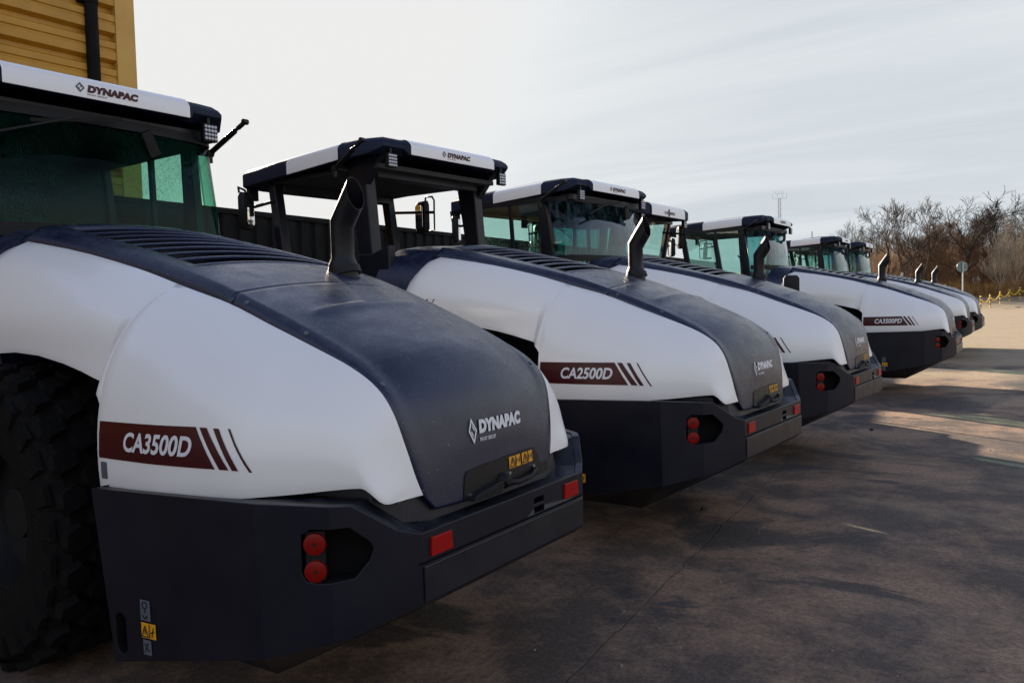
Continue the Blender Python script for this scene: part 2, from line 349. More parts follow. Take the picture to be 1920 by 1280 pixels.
def make_side_panel(sign, parent):
    bm = bmesh.new()
    # rear part, down to the lower edge
    i0 = next(i for i, p in enumerate(C2) if p.x >= -1.36)
    tops = [at_x(C2, -1.36)]+C2[i0:]; n = len(tops)
    # arc-length matched bottoms
    def pick(L, t):
        f = t*(len(L)-1); i = min(int(f), len(L)-2); return L[i].lerp(L[i+1], f-i)
    rows = []
    for k, t in enumerate(tops):
        s = k/(n-1)
        rows.append(panel_section(t, pick(BOT, s**0.92)))
    # front part over the wheel, trimmed at the arch
    tf = [at_x(C2, x) for x in (*[-1.36-.008*q for q in range(22)],-1.55,-1.59,-1.65,-1.8,-2.0,-2.2,-2.4,-2.54)]+[Vector(v) for v in ((-2.63,-.715,2.044),(-2.72,-.775,1.95),(-2.78,-.83,1.80),(-2.80,-.86,1.64))]
    arch = crv([(-1.36,0,1.335),(-1.395,0,1.372),(-1.47,0,1.405),(-1.58,0,1.432),(-1.74,0,1.47),(-2.01,0,1.515),(-2.3,0,1.525),(-2.55,0,1.49),(-2.82,0,1.40)], 5)
    rf = []
    for t in tf:
        sec = panel_section(t, Vector((t.x, -1.0, .985)), 60)
        za = at_x(arch, t.x).z
        j = next((q for q, p in enumerate(sec) if p.z <= za), 60)
        q = sec[:j]; a_, b_ = sec[j-1], sec[j]; tt = (a_.z-za)/(a_.z-b_.z+1e-9); q.append(a_.lerp(b_, max(0, min(1, tt)))); sec = q
        L_ = [0]
        for a_, b_ in zip(sec, sec[1:]): L_.append(L_[-1]+(b_-a_).length)
        out = []
        for k in range(19):
            f = k/18*L_[-1]; q = 0
            while q < len(L_)-2 and L_[q+1] < f: q += 1
            p = sec[q].lerp(sec[q+1], (f-L_[q])/max(1e-9, L_[q+1]-L_[q]))
            xc = -1.425+(p.z-1.42)/(1.75-1.42)*0.045
            a = max(0, min(1, (xc-p.x)/0.085+0.5)); a = a*a*(3-2*a)
            b = max(0, min(1, (1.74-p.z)/0.30)); b = b*b*(3-2*b)
            p = p+Vector((0, 0.075*a*b, 0)); out.append(p)
        rf.append(out)
    for rr in (rows, rf):
        if sign > 0: rr = [[Vector((p.x, -p.y, p.z)) for p in r] for r in rr]
        grid(bm, rr)
    bmesh.ops.remove_doubles(bm, verts=bm.verts, dist=0.0006)
    bmesh.ops.recalc_face_normals(bm, faces=bm.faces)
    # make normals face outwards
    out = sum((f.normal.y*sign) for f in bm.faces)
    if out < 0: bmesh.ops.reverse_faces(bm, faces=bm.faces)
    tree = BVHTree.FromBMesh(bm)
    o = link_mesh('side_panel', bm, M['white'], parent, smooth=60)
    me = o.data
    sd = o.modifiers.new('thickness', 'SOLIDIFY'); sd.thickness = 0.022; sd.offset = -1
    # solidify follows the normals written above
    bevel(o, 0.006, 2, 50)
    return o, tree

def side_decal(name, VF, tree, sign, material, parent, off=0.004):
    bm = bmesh.new()
    def fn(x, z):
        hit = tree.ray_cast(Vector((x, sign*3, z)), Vector((0, -sign, 0)))[0]
        y = hit.y if hit else sign*1.0
        return (x, y+sign*off, z)
    put2d(bm, VF[0], VF[1], fn)
    bmesh.ops.recalc_face_normals(bm, faces=bm.faces)
    return link_mesh(name, bm, material, parent)

def add_stripe(panel, tree, text, sign=-1, front_mark=False):
    def q(a, b, c, d, nx, ny=6): return quad2d([a, b, c, d], nx, ny)
    S = ([], [])
    add2d(S, q((-1.345,1.120),(-.662,1.127),(-.764,1.276),(-1.340,1.268), 20))
    add2d(S, q((-.641,1.127),(-.599,1.127),(-.712,1.275),(-.746,1.275), 3))
    add2d(S, q((-.585,1.126),(-.559,1.126),(-.656,1.274),(-.681,1.274), 2))
    add2d(S, q((-.520,1.122),(-.510,1.122),(-.606,1.275),(-.615,1.275), 1))
    if sign > 0: S = ([(x, z) for x, z in S[0]], S[1])
    side_decal('stripe', S, tree, sign, M['maroon'], panel, 0.003)
    if text:
        V, F = text_faces(text, 0.1, 0.0028, 0.20)
        if sign < 0:
            V = fit(V, -1.165, -.772 if len(text) < 8 else -.755, 1.158, 1.236)
        else:
            V = fit(V, 0, 1, 1.158, 1.236); V = [(-.772-v[0]*.393, v[1]) for v in V]
        V = [(x, z+(x+1.16)*0.015) for x, z in V]
        side_decal('lettering', (V, F), tree, sign, M['decal_white'], panel, 0.0055)

CAPS = {}
def make_machine(name, label, cab='cab', text='CA3500D', loc=(0, 0, 0), rz=0, sticker=True, streak=True, badge=False):
    root = empty(name, loc, rz); tag(root, label, 'road roller', 'soil compactors parked in a row')
    # ---- side panels
    for s in (-1, 1):
        p, tree = make_side_panel(s, root)
        if text is not None: add_stripe(p, tree, text, s)
        if s < 0:
            if badge:
                side_decal('badge', quad2d([(-1.335,1.035),(-1.295,1.036),(-1.293,1.105),(-1.333,1.104)], 2, 2), tree, s, M['sticker_grey'], p, 0.004)
            # swirl mark near the front of the panel
            bm = bmesh.new()
            for cx0, r in ((-2.56, .022), (-2.50, .03), (-2.44, .04)):
                pts = [(cx0+r*math.cos(a), 1.75+r*1.4*math.sin(a)) for a in [R(200+14*k) for k in range(11)]]
                V = []; F = []
                for k, (x, z) in enumerate(pts):
                    V += [(x, z), (x+0.012, z+0.004)]
                    if k: F.append((2*k-2, 2*k-1, 2*k+1, 2*k))
                def fn(x, z):
                    h = tree.ray_cast(Vector((x, -3, z)), Vector((0, 1, 0)))[0]; return (x, (h.y if h else -.87)-.004, z)
                put2d(bm, V, F, fn)
            link_mesh('swirl_mark', bm, M['maroon'], p)
    # ---- rear engine cover (index 16 = seam)
    bm = bmesh.new(); rows = []
    seam = 16
    for i in range(seam, len(C0)):
        r = hood_section(i)
        if i == seam:
            for p in r: p.x += 0.006
        for p in r:            # shallow cross ridge
            w = max(0, 1-abs((p.x+.715)/.05)); e = max(0, min(1, (0.44-abs(p.y))/0.06)); p.z += 0.007*w*w*(3-2*w)*e
        rows.append(r)
    # refine around ridge
    fine = []
    for a, b in zip(rows, rows[1:]):
        for k in range(3):
            fr = [u.lerp(v, k/3) for u, v in zip(a, b)]
            fine.append(fr)
    fine.append(rows[-1])
    for r in fine:
        for p in r:
            w = max(0, 1-abs((p.x+.715)/.045)); e = max(0, min(1, (0.44-abs(p.y))/0.08))
            p.z += 0.008*w*w*(3-2*w)*e
    grid(bm, fine)
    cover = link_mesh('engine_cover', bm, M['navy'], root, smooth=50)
    sd = cover.modifiers.new('thickness', 'SOLIDIFY'); sd.thickness = 0.03; sd.offset = -1
    # ---- logo on the rear face
    def xr(y, z):
        for a, b, a1, b1 in zip(C0, C0[1:], C1, C1[1:]):
            if a.z >= z >= b.z:
                t = (a.z-z)/(a.z-b.z+1e-9); c = a.lerp(b, t); e = a1.lerp(b1, t); q = 1-min(1, (y/e.y)**2); return e.x+(c.x-e.x)*q
        return -.08
    V, F = logo2d(-.178, 1.135, .052, .105)
    T = text_faces('DYNAPAC', 0.1, 0.0075, 0.15, spacing=1.06); TV = fit(T[0], -.112, .205, 1.172, 1.228)
    G = text_faces('FAYAT GROUP', 0.03, 0.0006); GV = fit(G[0], -.112, -.005, 1.140, 1.156)
    bm = bmesh.new()
    for VV, FF in ((V, F), (TV, T[1]), (GV, G[1])): put2d(bm, VV, FF, lambda y, z: (xr(y, z)+.006, y, z))
    link_mesh('logo', bm, M['decal_white'], cover)
    # ---- latch
    bm = bmesh.new(); pl = [(-.245, .925), (-.24, 1.0), (-.215, 1.035), (-.10, 1.045), (.10, 1.052), (.285, 1.052), (.30, 1.045), (.345, .968), (.42, .965), (.415, .925)]
    ns = 40; rows = []
    def top_of(y):
        for (a, za), (b, zb2) in zip(pl, pl[1:]):
            if a <= y <= b and b > a: return za+(zb2-za)*(y-a)/(b-a)
        return .93
    for k in range(ns+1):
        y = -.245+.66*k/ns; zt = top_of(max(-.2449, min(.4149, y))); rows.append([Vector((xr(y, z)+.004, y, z)) for z in (.925, .925+(zt-.925)*.5, zt)])
    grid(bm, rows); link_mesh('latch_recess_plate', bm, M['black_metal'], cover)  # flat dark plate, its colour stands in for a shaded recess
    bm = bmesh.new()
    prism(bm, [(-.085, -.225, .918), (-.085, -.03, .918), (-.085, -.01, .94), (-.085, -.02, .965), (-.085, -.10, .955), (-.085, -.21, .94)], (0, 0, 0), (.05, 0, 0))
    tube(bm, [(-.11, .02, .955), (-.055, .02, .955), (-.03, .02, .955)], [.038, .034, .018], 14)
    tube(bm, [(-.055, .03, .945), (-.04, .10, .935), (-.04, .20, .940), (-.07, .29, .955)], [.015, .013, .010, .010], 8)
    lt = bevel(link_mesh('latch', bm, M['black'], cover, smooth=40), 0.006)
    for y, z in ((.075, .975), (.265, .972), (.06, .937), (-.205, .938)):
        bm = bmesh.new(); tube(bm, [(-.09, y, z), (-.045 if y > 0 and z < .95 else -.065, y, z)], .008, 8)
        link_mesh('latch_screw', bm, M['chrome'], cover)
    # ---- orange stickers above the latch
    for y0 in (.075, .178):
        bm = bmesh.new(); V, F = quad2d([(y0, .993), (y0+.09, .993), (y0+.09, 1.043), (y0, 1.043)], 3, 3); put2d(bm, V, F, lambda y, z: (xr(y, z)+.007, y, z))
        link_mesh('warning_sticker', bm, M['orange'], cover)
        bm = bmesh.new()
        for a, b in (((y0+.006, 1.028), (y0+.026, 1.068)), ((y0+.026, 1.068), (y0+.046, 1.030)), ((y0+.006, 1.028), (y0+.046, 1.030)), ((y0+.026, 1.036), (y0+.026, 1.056)), ((y0+.055, 1.048), (y0+.08, 1.05)), ((y0+.055, 1.035), (y0+.055, 1.063)), ((y0+.08, 1.036), (y0+.08, 1.062)), ((y0+.049, 1.022), (y0+.049, 1.074))):
            dy, dz = b[0]-a[0], b[1]-a[1]; l = math.hypot(dy, dz); ny, nz_ = -dz/l*.0022, dy/l*.0022
            put2d(bm, [(a[0]+ny, a[1]+nz_), (b[0]+ny, b[1]+nz_), (b[0]-ny, b[1]-nz_), (a[0]-ny, a[1]-nz_)], [(0, 1, 2, 3)], lambda y, z: (xr(y, z-.029)+.0095, y, z-.029))
        link_mesh('pictogram', bm, M['ink'], cover)
    # ---- fasteners along the edge strip
    for s in (-1, 1):
        for xb in (-.96, -.62, -.24):
            a = at_x(C2, xb); b = at_x(C1, xb+.01); m_ = a.lerp(b, .52); m_.z += .006; t_ = (at_x(C2, xb+.04)-at_x(C2, xb-.04)).normalized(); n_ = t_.cross((b-a).normalized())
            if n_.z < 0: n_ = -n_
            p = Vector((m_.x, m_.y*(-s), m_.z)); n_ = Vector((n_.x, n_.y*(-s), n_.z))
            bm = bmesh.new(); tube(bm, [p-n_*.004, p+n_*.002, p+n_*.004], [.011, .011, .006], 14); link_mesh('fastener', bm, M['sticker_grey'], cover, smooth=40)
    # ---- grille with louvres
    bm = bmesh.new()
    secs = [hood_section(i) for i in range(0, seam+1)]
    n = len(secs[0]); ia, ib = 5, n-6            # opening columns
    def inside(x): return -2.50 < x < -1.40
    fine = []
    for a, b in zip(secs, secs[1:]):
        for k in range(3): fine.append([u.lerp(v, k/3) for u, v in zip(a, b)])
    fine.append(secs[-1])
    V = [[bm.verts.new(p) for p in r] for r in fine]
    for r in range(len(V)-1):
        for k in range(n-1):
            xm = (fine[r][k].x+fine[r+1][k].x)/2
            if inside(xm) and ia <= k < ib: continue
            bm.faces.new((V[r][k], V[r][k+1], V[r+1][k+1], V[r+1][k]))
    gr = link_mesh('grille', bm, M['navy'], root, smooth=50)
    sd = gr.modifiers.new('thickness', 'SOLIDIFY'); sd.thickness = 0.035; sd.offset = -1
    yo = -fine[10][ia].y
    def ztop(x, y):
        b = at_x(C1, x); c = at_x(C0, x); return b.z+(c.z-b.z)*(1-(y/b.y)**2)
    for k in range(9):
        bm = bmesh.new(); x0 = -2.52+k*.124; x1 = x0+.118
        rows = []
        for j in range(-8, 9):
            y = j/8*(yo+.012); sag = -.018*(j/8)**2
            za, zb = ztop(x0, y)-.030, ztop(x1, y)+.004
            rows.append([Vector((x0+sag, y, za-.006)), Vector((x0+sag, y, za)), Vector(((x0*.4+x1*.6)+sag, y, za*.4+zb*.6+.007)), Vector((x1-.008+sag, y, zb+.003)), Vector((x1+sag, y, zb-.004)), Vector((x1-.003+sag, y, zb-.012))])
        rings(bm, rows)
        link_mesh('louvre', bm, M['navy'], gr, smooth=40)
    # ---- chassis: black core under the hood
    bm = bmesh.new()
    rr = []
    for x, hw, zb, zt in ((-2.9, .44, .45, 2.02), (-2.3, .44, .45, 1.93), (-1.42, .44, .45, 1.75), (-1.40, .56, .9, 1.74), (-1.0, .55, .9, 1.64), (-.5, .50, .9, 1.45), (-.25, .44, .9, 1.25), (-.16, .40, .9, 1.0)):
        rr.append([(x, -hw, zb), (x, hw, zb), (x, hw, zt-.07), (x, hw*.85, zt), (x, -hw*.85, zt), (x, -hw, zt-.07)])
    rings(bm, rr)
    box(bm, -2.6, -1.3, -.93, .93, 1.36, 1.40) if False else None
    link_mesh('chassis', bm, M['void'], root)
    bm = bmesh.new()
    h1 = [(-.9, -.80, .96), (-.40, -.72, .96), (-.19, -.64, .935), (-.125, -.55, .905), (-.10, -.42, .885)]; h2 = [(x-.02, y*.985, z+.10) for x, y, z in h1]
    fl = lambda h: [Vector(p) for p in h]+[Vector((p[0], -p[1], p[2])) for p in h[::-1]]
    rings(bm, [[p-Vector((0, 0, .06)) for p in fl(h1)], fl(h1), fl(h2), [Vector((p.x-.06, p.y*.9, p.z)) for p in fl(h2)]])
    bevel(link_mesh('rear_frame', bm, M['navy_paint'], root), .006)
    # ---- lower body: solid counterweight behind the wheels
    half_top = [(-1.295, -1.075, 1.012), (-.42, -.985, 1.035), (-.18, -.86, 1.025), (-.135, -.80, 1.02), (-.045, -.668, .915), (-.006, -.590, .888)]
    half_bot = [(-1.215, -1.055, .32), (-.42, -.965, .475), (-.18, -.855, .548), (-.135, -.795, .56), (-.045, -.665, .61), (-.004, -.586, .63)]
    half_pl = [(-1.20, -.66, .222), (-.74, -.65, .222), (-.60, -.645, .30), (-.45, -.63, .385), (-.2, -.61, .52), (-.03, -.575, .605)]
    def full(h): return [Vector(p) for p in h]+[Vector((p[0], -p[1], p[2])) for p in h[::-1]]
    T = full(half_top); B = full(half_bot); P = full(half_pl)
    ins = [Vector((p.x-.02 if p.x > -.3 else p.x+.0, p.y*(1-.035/abs(p.y)), p.z+.0)) for p in T]
    ins2 = [Vector((p.x, p.y, p.z-.006)) for p in ins]
    ins3 = [Vector((p.x-.06 if p.x > -.3 else p.x, p.y*.86, p.z-.012)) for p in ins]
    bm = bmesh.new(); rings(bm, [P, B, T, ins, ins2, ins3])
    body = link_mesh('lower_body', bm, M['navy_paint'], root, smooth=9)
    # pocket cutters for the tail lamps, slot and plate seam
    cut = bmesh.new()
    for s in (-1, 1):
        ang = Vector((0.80, -0.60, 0))
        ring_ = [(-.277, -.90, .925), (-.245, -.89, .945), (-.145, -.80, .945), (-.104, -.74, .885), (-.098, -.735, .862), (-.104, -.745, .825), (-.135, -.79, .767), (-.22, -.885, .755), (-.262, -.90, .762), (-.277, -.905, .79)]
        nrm = Vector((.62, -.78, 0))
        pts = [Vector(p) for p in ring_]
        A_ = [p+nrm*.14 for p in pts]; B_ = [p-nrm*.085+Vector((0, 0, 0)) for p in pts]
        if s > 0: A_ = [Vector((p.x, -p.y, p.z)) for p in A_]; B_ = [Vector((p.x, -p.y, p.z)) for p in B_]
        rings(cut, [A_, B_])
        # lifting slot near the front of the skirt
        sp = [(-1.168+.03*math.cos(a), s*1.2, .445+math.copysign(.052, math.sin(a))+.03*math.sin(a)) for a in [R(15+30*k) for k in range(12)]]
        prism(cut, sp, (0, 0, 0), (0, -s*.22, 0))
    for z0 in (.797, .838):
        prism(cut, [(-.05, .165, z0-.012), (-.05, .245, z0-.012), (-.05, .245, z0+.013), (-.05, .165, z0+.013)], (0, 0, 0), (.1, 0, 0))
    prism(cut, [(-.02, -.70, .771), (-.02, .70, .771), (-.02, .70, .780), (-.02, -.70, .780)], (.009, 0, 0), (.09, 0, 0))
    bmesh.ops.recalc_face_normals(cut, faces=cut.faces)
    cme = bpy.data.meshes.new('c'); cut.to_mesh(cme); cut.free(); cme.materials.append(M['void'])
    co = bpy.data.objects.new('c', cme); COL.objects.link(co); co.parent = root
    bo = body.modifiers.new('b', 'BOOLEAN'); bo.object = co; bo.operation = 'DIFFERENCE'; bo.solver = 'EXACT'; bo.material_mode = 'TRANSFER'
    dg = bpy.context.evaluated_depsgraph_get(); nm = bpy.data.meshes.new_from_object(body.evaluated_get(dg))
    body.modifiers.clear(); old = body.data; body.data = nm; nm.name = 'lower_body'; bpy.data.meshes.remove(old); bpy.data.objects.remove(co); bpy.data.meshes.remove(cme)
    nm.set_sharp_from_angle(angle=R(9))
    bevel(body, 0.009, 2, 28)
    bb = bmesh.new(); bb.from_mesh(nm); btree = BVHTree.FromBMesh(bb); bb.free()
    # bumper plate across the rear, reflectors
    bm = bmesh.new(); box(bm, -.005, .004, -.580, .580, .636, .768)
    bevel(link_mesh('bumper_plate', bm, M['bumper_plate'], body), .003)
    for s in (-1, 1):
        bm = bmesh.new(); y = s*.478
        prism(bm, [(-.012, y-.062, .794), (-.012, y+.062, .794), (-.012, y+.058, .862), (-.012, y-.058, .862)], (0, 0, 0), (.016, 0, 0))
        bevel(link_mesh('reflector', bm, M['red'], body), .002)
        tl = bmesh.new()
        n_ = Vector((.62, s*.78, 0)); t_ = Vector((.78, -s*.62, 0)); c_ = Vector((-.252, s*.862, .842))
        prism(tl, [c_+t_*a+Vector((0, 0, b)) for a, b in ((-.035, -.085), (.035, -.085), (.035, .09), (-.035, .09))], n_*-.03, n_*.004)
        hs = bevel(link_mesh('tail_lamp', tl, M['black'], root), .004)
        for dz in (-.048, .048):
            b2 = bmesh.new(); p0 = c_+Vector((0, 0, dz))
            tube(b2, [p0+n_*.004, p0+n_*.018, p0+n_*.020, p0+n_*.021], [.039, .038, .033, .010], 24)
            link_mesh('lamp_lens', b2, M['red_dark'], hs, smooth=50)
            b2 = bmesh.new(); tube(b2, [p0+n_*.0205, p0+n_*.0235], .006, 8); link_mesh('lens_screw', b2, M['black'], hs)
        # lower stickers
        if sticker:
            def sk(xa, xb, za, zb, m_, nm_, dy=0):
                b2 = bmesh.new()
                def fy(x, z):
                    h = btree.ray_cast(Vector((x, s*3, z)), Vector((0, -s, 0)))[0]; return (h.y if h else s*1.05)+s*(.003+dy)
                V, F = quad2d([(xa, za), (xb, za), (xb, zb), (xa, zb)]); put2d(b2, V, F, lambda x, z: (x, fy(x, z), z))
                return link_mesh(nm_, b2, m_, body), fy
            sk(-1.045, -.99, .52, .602, M['sticker_grey'], 'lifting_sticker'); _, fy = sk(-1.045, -.965, .452, .512, M['orange'], 'warning_sticker'); sk(-1.04, -.995, .385, .445, M['sticker_grey'], 'tie_down_sticker')
            b2 = bmesh.new()
            def seg(a, b, w=.002):
                dx, dz = b[0]-a[0], b[1]-a[1]; l = math.hypot(dx, dz); nx, nz_ = -dz/l*w, dx/l*w
                put2d(b2, [(a[0]+nx, a[1]+nz_), (b[0]+nx, b[1]+nz_), (b[0]-nx, b[1]-nz_), (a[0]-nx, a[1]-nz_)], [(0, 1, 2, 3)], lambda x, z: (x, fy(x, z)+s*.003, z))
            seg((-1.04, .458), (-1.022, .502)); seg((-1.022, .502), (-1.006, .458)); seg((-1.04, .458), (-1.006, .458)); seg((-1.022, .468), (-1.022, .488)); seg((-.985, .46), (-.975, .50)); seg((-.995, .475), (-.97, .485)); seg((-.998, .455), (-.998, .51))
            link_mesh('pictogram', b2, M['ink'], body); b2 = bmesh.new()
            for k in range(10):
                a0, a1 = R(36*k), R(36*k+36); seg((-1.018+.013*math.cos(a0), .582+.013*math.sin(a0)), (-1.018+.013*math.cos(a1), .582+.013*math.sin(a1)))
            for k in range(6):
                a0, a1 = R(-200+36*k), R(-164+36*k); seg((-1.018+.010*math.cos(a0), .540+.010*math.sin(a0)), (-1.018+.010*math.cos(a1), .540+.010*math.sin(a1)), .0028)
            seg((-1.018, .569), (-1.018, .550)); link_mesh('pictogram', b2, M['ink'], body); b2 = bmesh.new(); seg((-1.03, .395), (-1.01, .435)); seg((-1.03, .43), (-1.005, .40))
            link_mesh('pictogram', b2, M['ink'], body)
    # ---- exhaust pipe
    bm = bmesh.new(); cx, cy = -1.255, .300; r = .061
    zb = 1.812
    seg = 28; ra = []
    def rg(z, rr, tilt=0.0, dx=0.0): return [Vector((cx+dx+rr*math.cos(2*math.pi*k/seg), cy+rr*math.sin(2*math.pi*k/seg), z+tilt*rr*math.cos(2*math.pi*k/seg))) for k in range(seg)]
    ra = [rg(zb-.12, r*1.30), rg(zb+.10, r*1.30), rg(zb+.115, r*1.22), rg(zb+.145, r*1.02), rg(zb+.152, r), rg(2.135, r, -.48)]
    # slanted outlet: sheared copy of the last ring up along the tilt axis, cut off obliquely
    ax = Vector((.62, 0, .90)).normalized()
    last = ra[-1]
    tip = []
    for p in last:
        c = (p.x-cx)/r
        tip.append(p+ax*(.182-c*.070))
    ra2 = [last, [p.lerp(q, .5) for p, q in zip(last, tip)], tip]
    inner = []
    cen = sum(tip, Vector())/seg
    inner = [cen+(p-cen)*.955 for p in tip]; inner2 = [p-ax*.15 for p in inner]
    rings(bm, ra+ra2[1:]+[inner, inner2], cap0=True, cap1=True)
    ex = link_mesh('exhaust_pipe', bm, M['pipe'], root, smooth=38)
    bm = bmesh.new(); tube(bm, [(cx+.012, cy, zb+.05), (cx, cy, zb+.088)], [r*1.45, r*1.42], 28)
    link_mesh('pipe_collar', bm, M['black'], ex, smooth=40)
    # ---- cowl between hood and cab
    bm = bmesh.new(); rr = []
    prof = [(-.90, 1.38), (-.90, 1.72), (-.86, 1.90), (-.78, 2.02), (-.68, 2.095), (-.56, 2.155), (-.3, 2.195), (0, 2.205)]
    prof = prof+[(-y, z) for y, z in prof[:-1][::-1]]
    for x, k, dz in ((-3.12, 1.0, .015), (-2.95, 1.0, .01), (-2.72, .985, -.01), (-2.5, .94, -.045)):
        rr.append([(x, y*k, z+dz) for y, z in prof])
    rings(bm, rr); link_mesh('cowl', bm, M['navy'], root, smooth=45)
    # ---- wheels
    for s in (-1, 1):
        wc = Vector((-2.36, s*.72, .73)); bm = bmesh.new(); rows = []
        prf = [(-.27, .34), (-.30, .45), (-.31, .56), (-.295, .64), (-.25, .69), (0, .70), (.25, .69), (.295, .64), (.31, .56), (.30, .45), (.27, .34)]
        for k in range(64):
            a = 2*math.pi*k/64; rows.append([wc+Vector((p[1]*math.cos(a), p[0], p[1]*math.sin(a))) for p in prf])
        rows.append(rows[0]); grid(bm, rows); bmesh.ops.remove_doubles(bm, verts=bm.verts, dist=.0005)
        # diamond lugs in staggered rows
        for row, yy in enumerate((-.235, -.12, 0, .12, .235)):
            for k in range(26):
                a = 2*math.pi*(k+.5*(row % 2))/26; er = Vector((math.cos(a), 0, math.sin(a))); et = Vector((-math.sin(a), 0, math.cos(a))); ey = Vector((0, 1, 0))
                c = wc+er*.685+ey*yy; h = .052 if abs(yy) < .2 else .045; w1, w2 = .066, .060
                lean = -.35*(yy/.235)
                lo = [c+et*(w1*u)+ey*(w2*v)+et*lean*v*.02 for u, v in ((-1, -.5), (-.45, -1), (.55, -1), (1, .2), (.45, 1), (-.6, 1))]
                hi = [c+(p-c)*.86+er*h for p in lo]
                rings(bm, [lo, hi], cap0=False)
        # shoulder lugs on the outer wall
        for k in range(26):
            a = 2*math.pi*(k+.25)/26; er = Vector((math.cos(a), 0, math.sin(a))); et = Vector((-math.sin(a), 0, math.cos(a)))
            for sy in (-1, 1):
                c = wc+er*.60+Vector((0, sy*.298, 0))
                lo = [c+et*u*.05+er*v*.055 for u, v in ((-1, -1), (1, -1), (1, 1), (-1, 1))]; hi = [p+Vector((0, sy*.022, 0))+(c-p)*.15 for p in lo]
                rings(bm, [lo, hi], cap0=False)
        wh = link_mesh('wheel', bm, M['tyre'], root)
        bm = bmesh.new(); rows = []
        for k in range(32):
            a = 2*math.pi*k/32; rows.append([wc+Vector((q*math.cos(a), s*y, q*math.sin(a))) for y, q in ((.25, .38), (.24, .34), (.10, .30), (.08, .14), (.16, .12), (.16, .001))])
        rows.append(rows[0]); grid(bm, rows); link_mesh('rim', bm, M['black'], wh, smooth=40)
    # ---- drum and its yoke at the front
    bm = bmesh.new(); tube(bm, [(-5.0, -1.02, .72), (-5.0, 1.02, .72)], .72, 56); link_mesh('drum', bm, M['drum'], root, smooth=30)
    bm = bmesh.new()
    for s in (-1, 1):
        prism(bm, [(-5.78, s*1.06, .62), (-4.1, s*1.06, .62), (-4.1, s*1.06, 1.02), (-4.4, s*1.06, 1.12), (-5.6, s*1.06, 1.12), (-5.78, s*1.06, 1.0)], (0, 0, 0), (0, s*.09, 0))
    box(bm, -5.80, -5.74, -1.15, 1.15, .66, 1.06); box(bm, -4.24, -4.08, -1.15, 1.15, .55, 1.1); box(bm, -4.1, -3.0, -.35, .35, .5, .95)
    bevel(link_mesh('drum_frame', bm, M['navy_paint'], root), .015)
    # ---- roof
    out_half = [(-2.925, 0), (-2.925, -.60), (-2.955, -.635), (-2.96, -.86), (-3.10, -.945), (-3.38, -.985), (-4.15, -.93), (-4.30, -.925), (-4.86, -.885), (-4.93, -.80), (-4.96, 0)]
    ol = out_half+[(x, -y) for x, y in out_half[1:-1][::-1]]
    zb_ = lambda x: 2.935+.053*(x+3.37); zs = lambda x: 3.045+.038*(x+3.37)
    def rg2(k, zf, dz): return [Vector((-3.94+(x+3.94)*k, y*k, zf(x)+dz)) for x, y in ol]
    def lampcut(L):     # raise the lower edge over the lamps
        for p in L:
            if p.x > -3.0 and abs(p.y) > .62: p.z += .055
            elif p.x > -3.0: p.z += .012
        return L
    bm = bmesh.new()
    rings(bm, [rg2(.84, zb_, .035), lampcut(rg2(.93, zb_, .01)), lampcut(rg2(.985, zb_, -.003)), lampcut(rg2(1.0, zb_, .006)), rg2(1.0, zs, -.02), rg2(.985, zs, .006), rg2(.95, zs, .034), rg2(.88, zs, .058), rg2(.5, zs, .085)])
    roof = link_mesh('roof', bm, M['navy_roof'], root, smooth=38)
    def strip(a, b, nm_, ends=.0):      # white panel proud of the roof edge between outline points a, b
        bm2 = bmesh.new(); A_, B_ = Vector((*a, 0)), Vector((*b, 0)); nr = (B_-A_).cross(Vector((0, 0, 1))).normalized()
        if nr.dot(Vector((-3.94, 0, 0))-(A_+B_)/2) > 0: nr = -nr
        rows_ = []
        for k in range(9):
            p = A_.lerp(B_, k/8); x = p.x
            lift = .012 if x > -3.0 else 0
            z0, z1 = zb_(x)+lift, zs(x); col = []
            for h, off in ((z0+.002, -.02), (z0+.002, .004), (z1-.016, .004), (z1+.008, -.010), (z1+.036, -.045), (z1+.050, -.085), (z1+.045, -.085)):
                col.append(Vector((p.x, p.y, 0))+nr*off+Vector((0, 0, h)))
            rows_.append(col)
        grid(bm2, rows_); return link_mesh(nm_, bm2, M['white'], roof, smooth=50)
    for s in (-1, 1): strip((-3.385, s*.985), (-4.135, s*.932), 'side_trim')
    strip((-2.925, -.575), (-2.925, .585), 'rear_trim'); strip((-4.955, -.60), (-4.955, .60), 'front_trim')
    for s, xx in ((1, -2.9185), (-1, -4.9615)):
        y0 = -.175 if s > 0 else .175
        bm = bmesh.new(); zc_ = zb_(xx)+(.012 if s > 0 else 0)
        V, F = logo2d(0, zc_+.028, .055, .058); put2d(bm, V, F, lambda a, z: (xx, y0+s*a, z))
        link_mesh('logo', bm, M['ink'], roof)
        T = text_faces('DYNAPAC', .1, .008, 0.15, spacing=1.06); TV = fit(T[0], .07, .395, zc_+.034, zc_+.079)
        bm = bmesh.new(); put2d(bm, TV, T[1], lambda a, z: (xx, y0+s*a, z))
        T = text_faces('FAYAT GROUP', .1, .001); TV = fit(T[0], .07, .19, zc_+.018, zc_+.027); put2d(bm, TV, T[1], lambda a, z: (xx, y0+s*a, z))
        link_mesh('lettering', bm, M['maroon'], roof)
    # ---- work lamps
    lx = [(-2.955, -1, 1), (-2.955, 1, 1)] + ([(-4.90, -1, -1), (-4.90, 1, -1)])
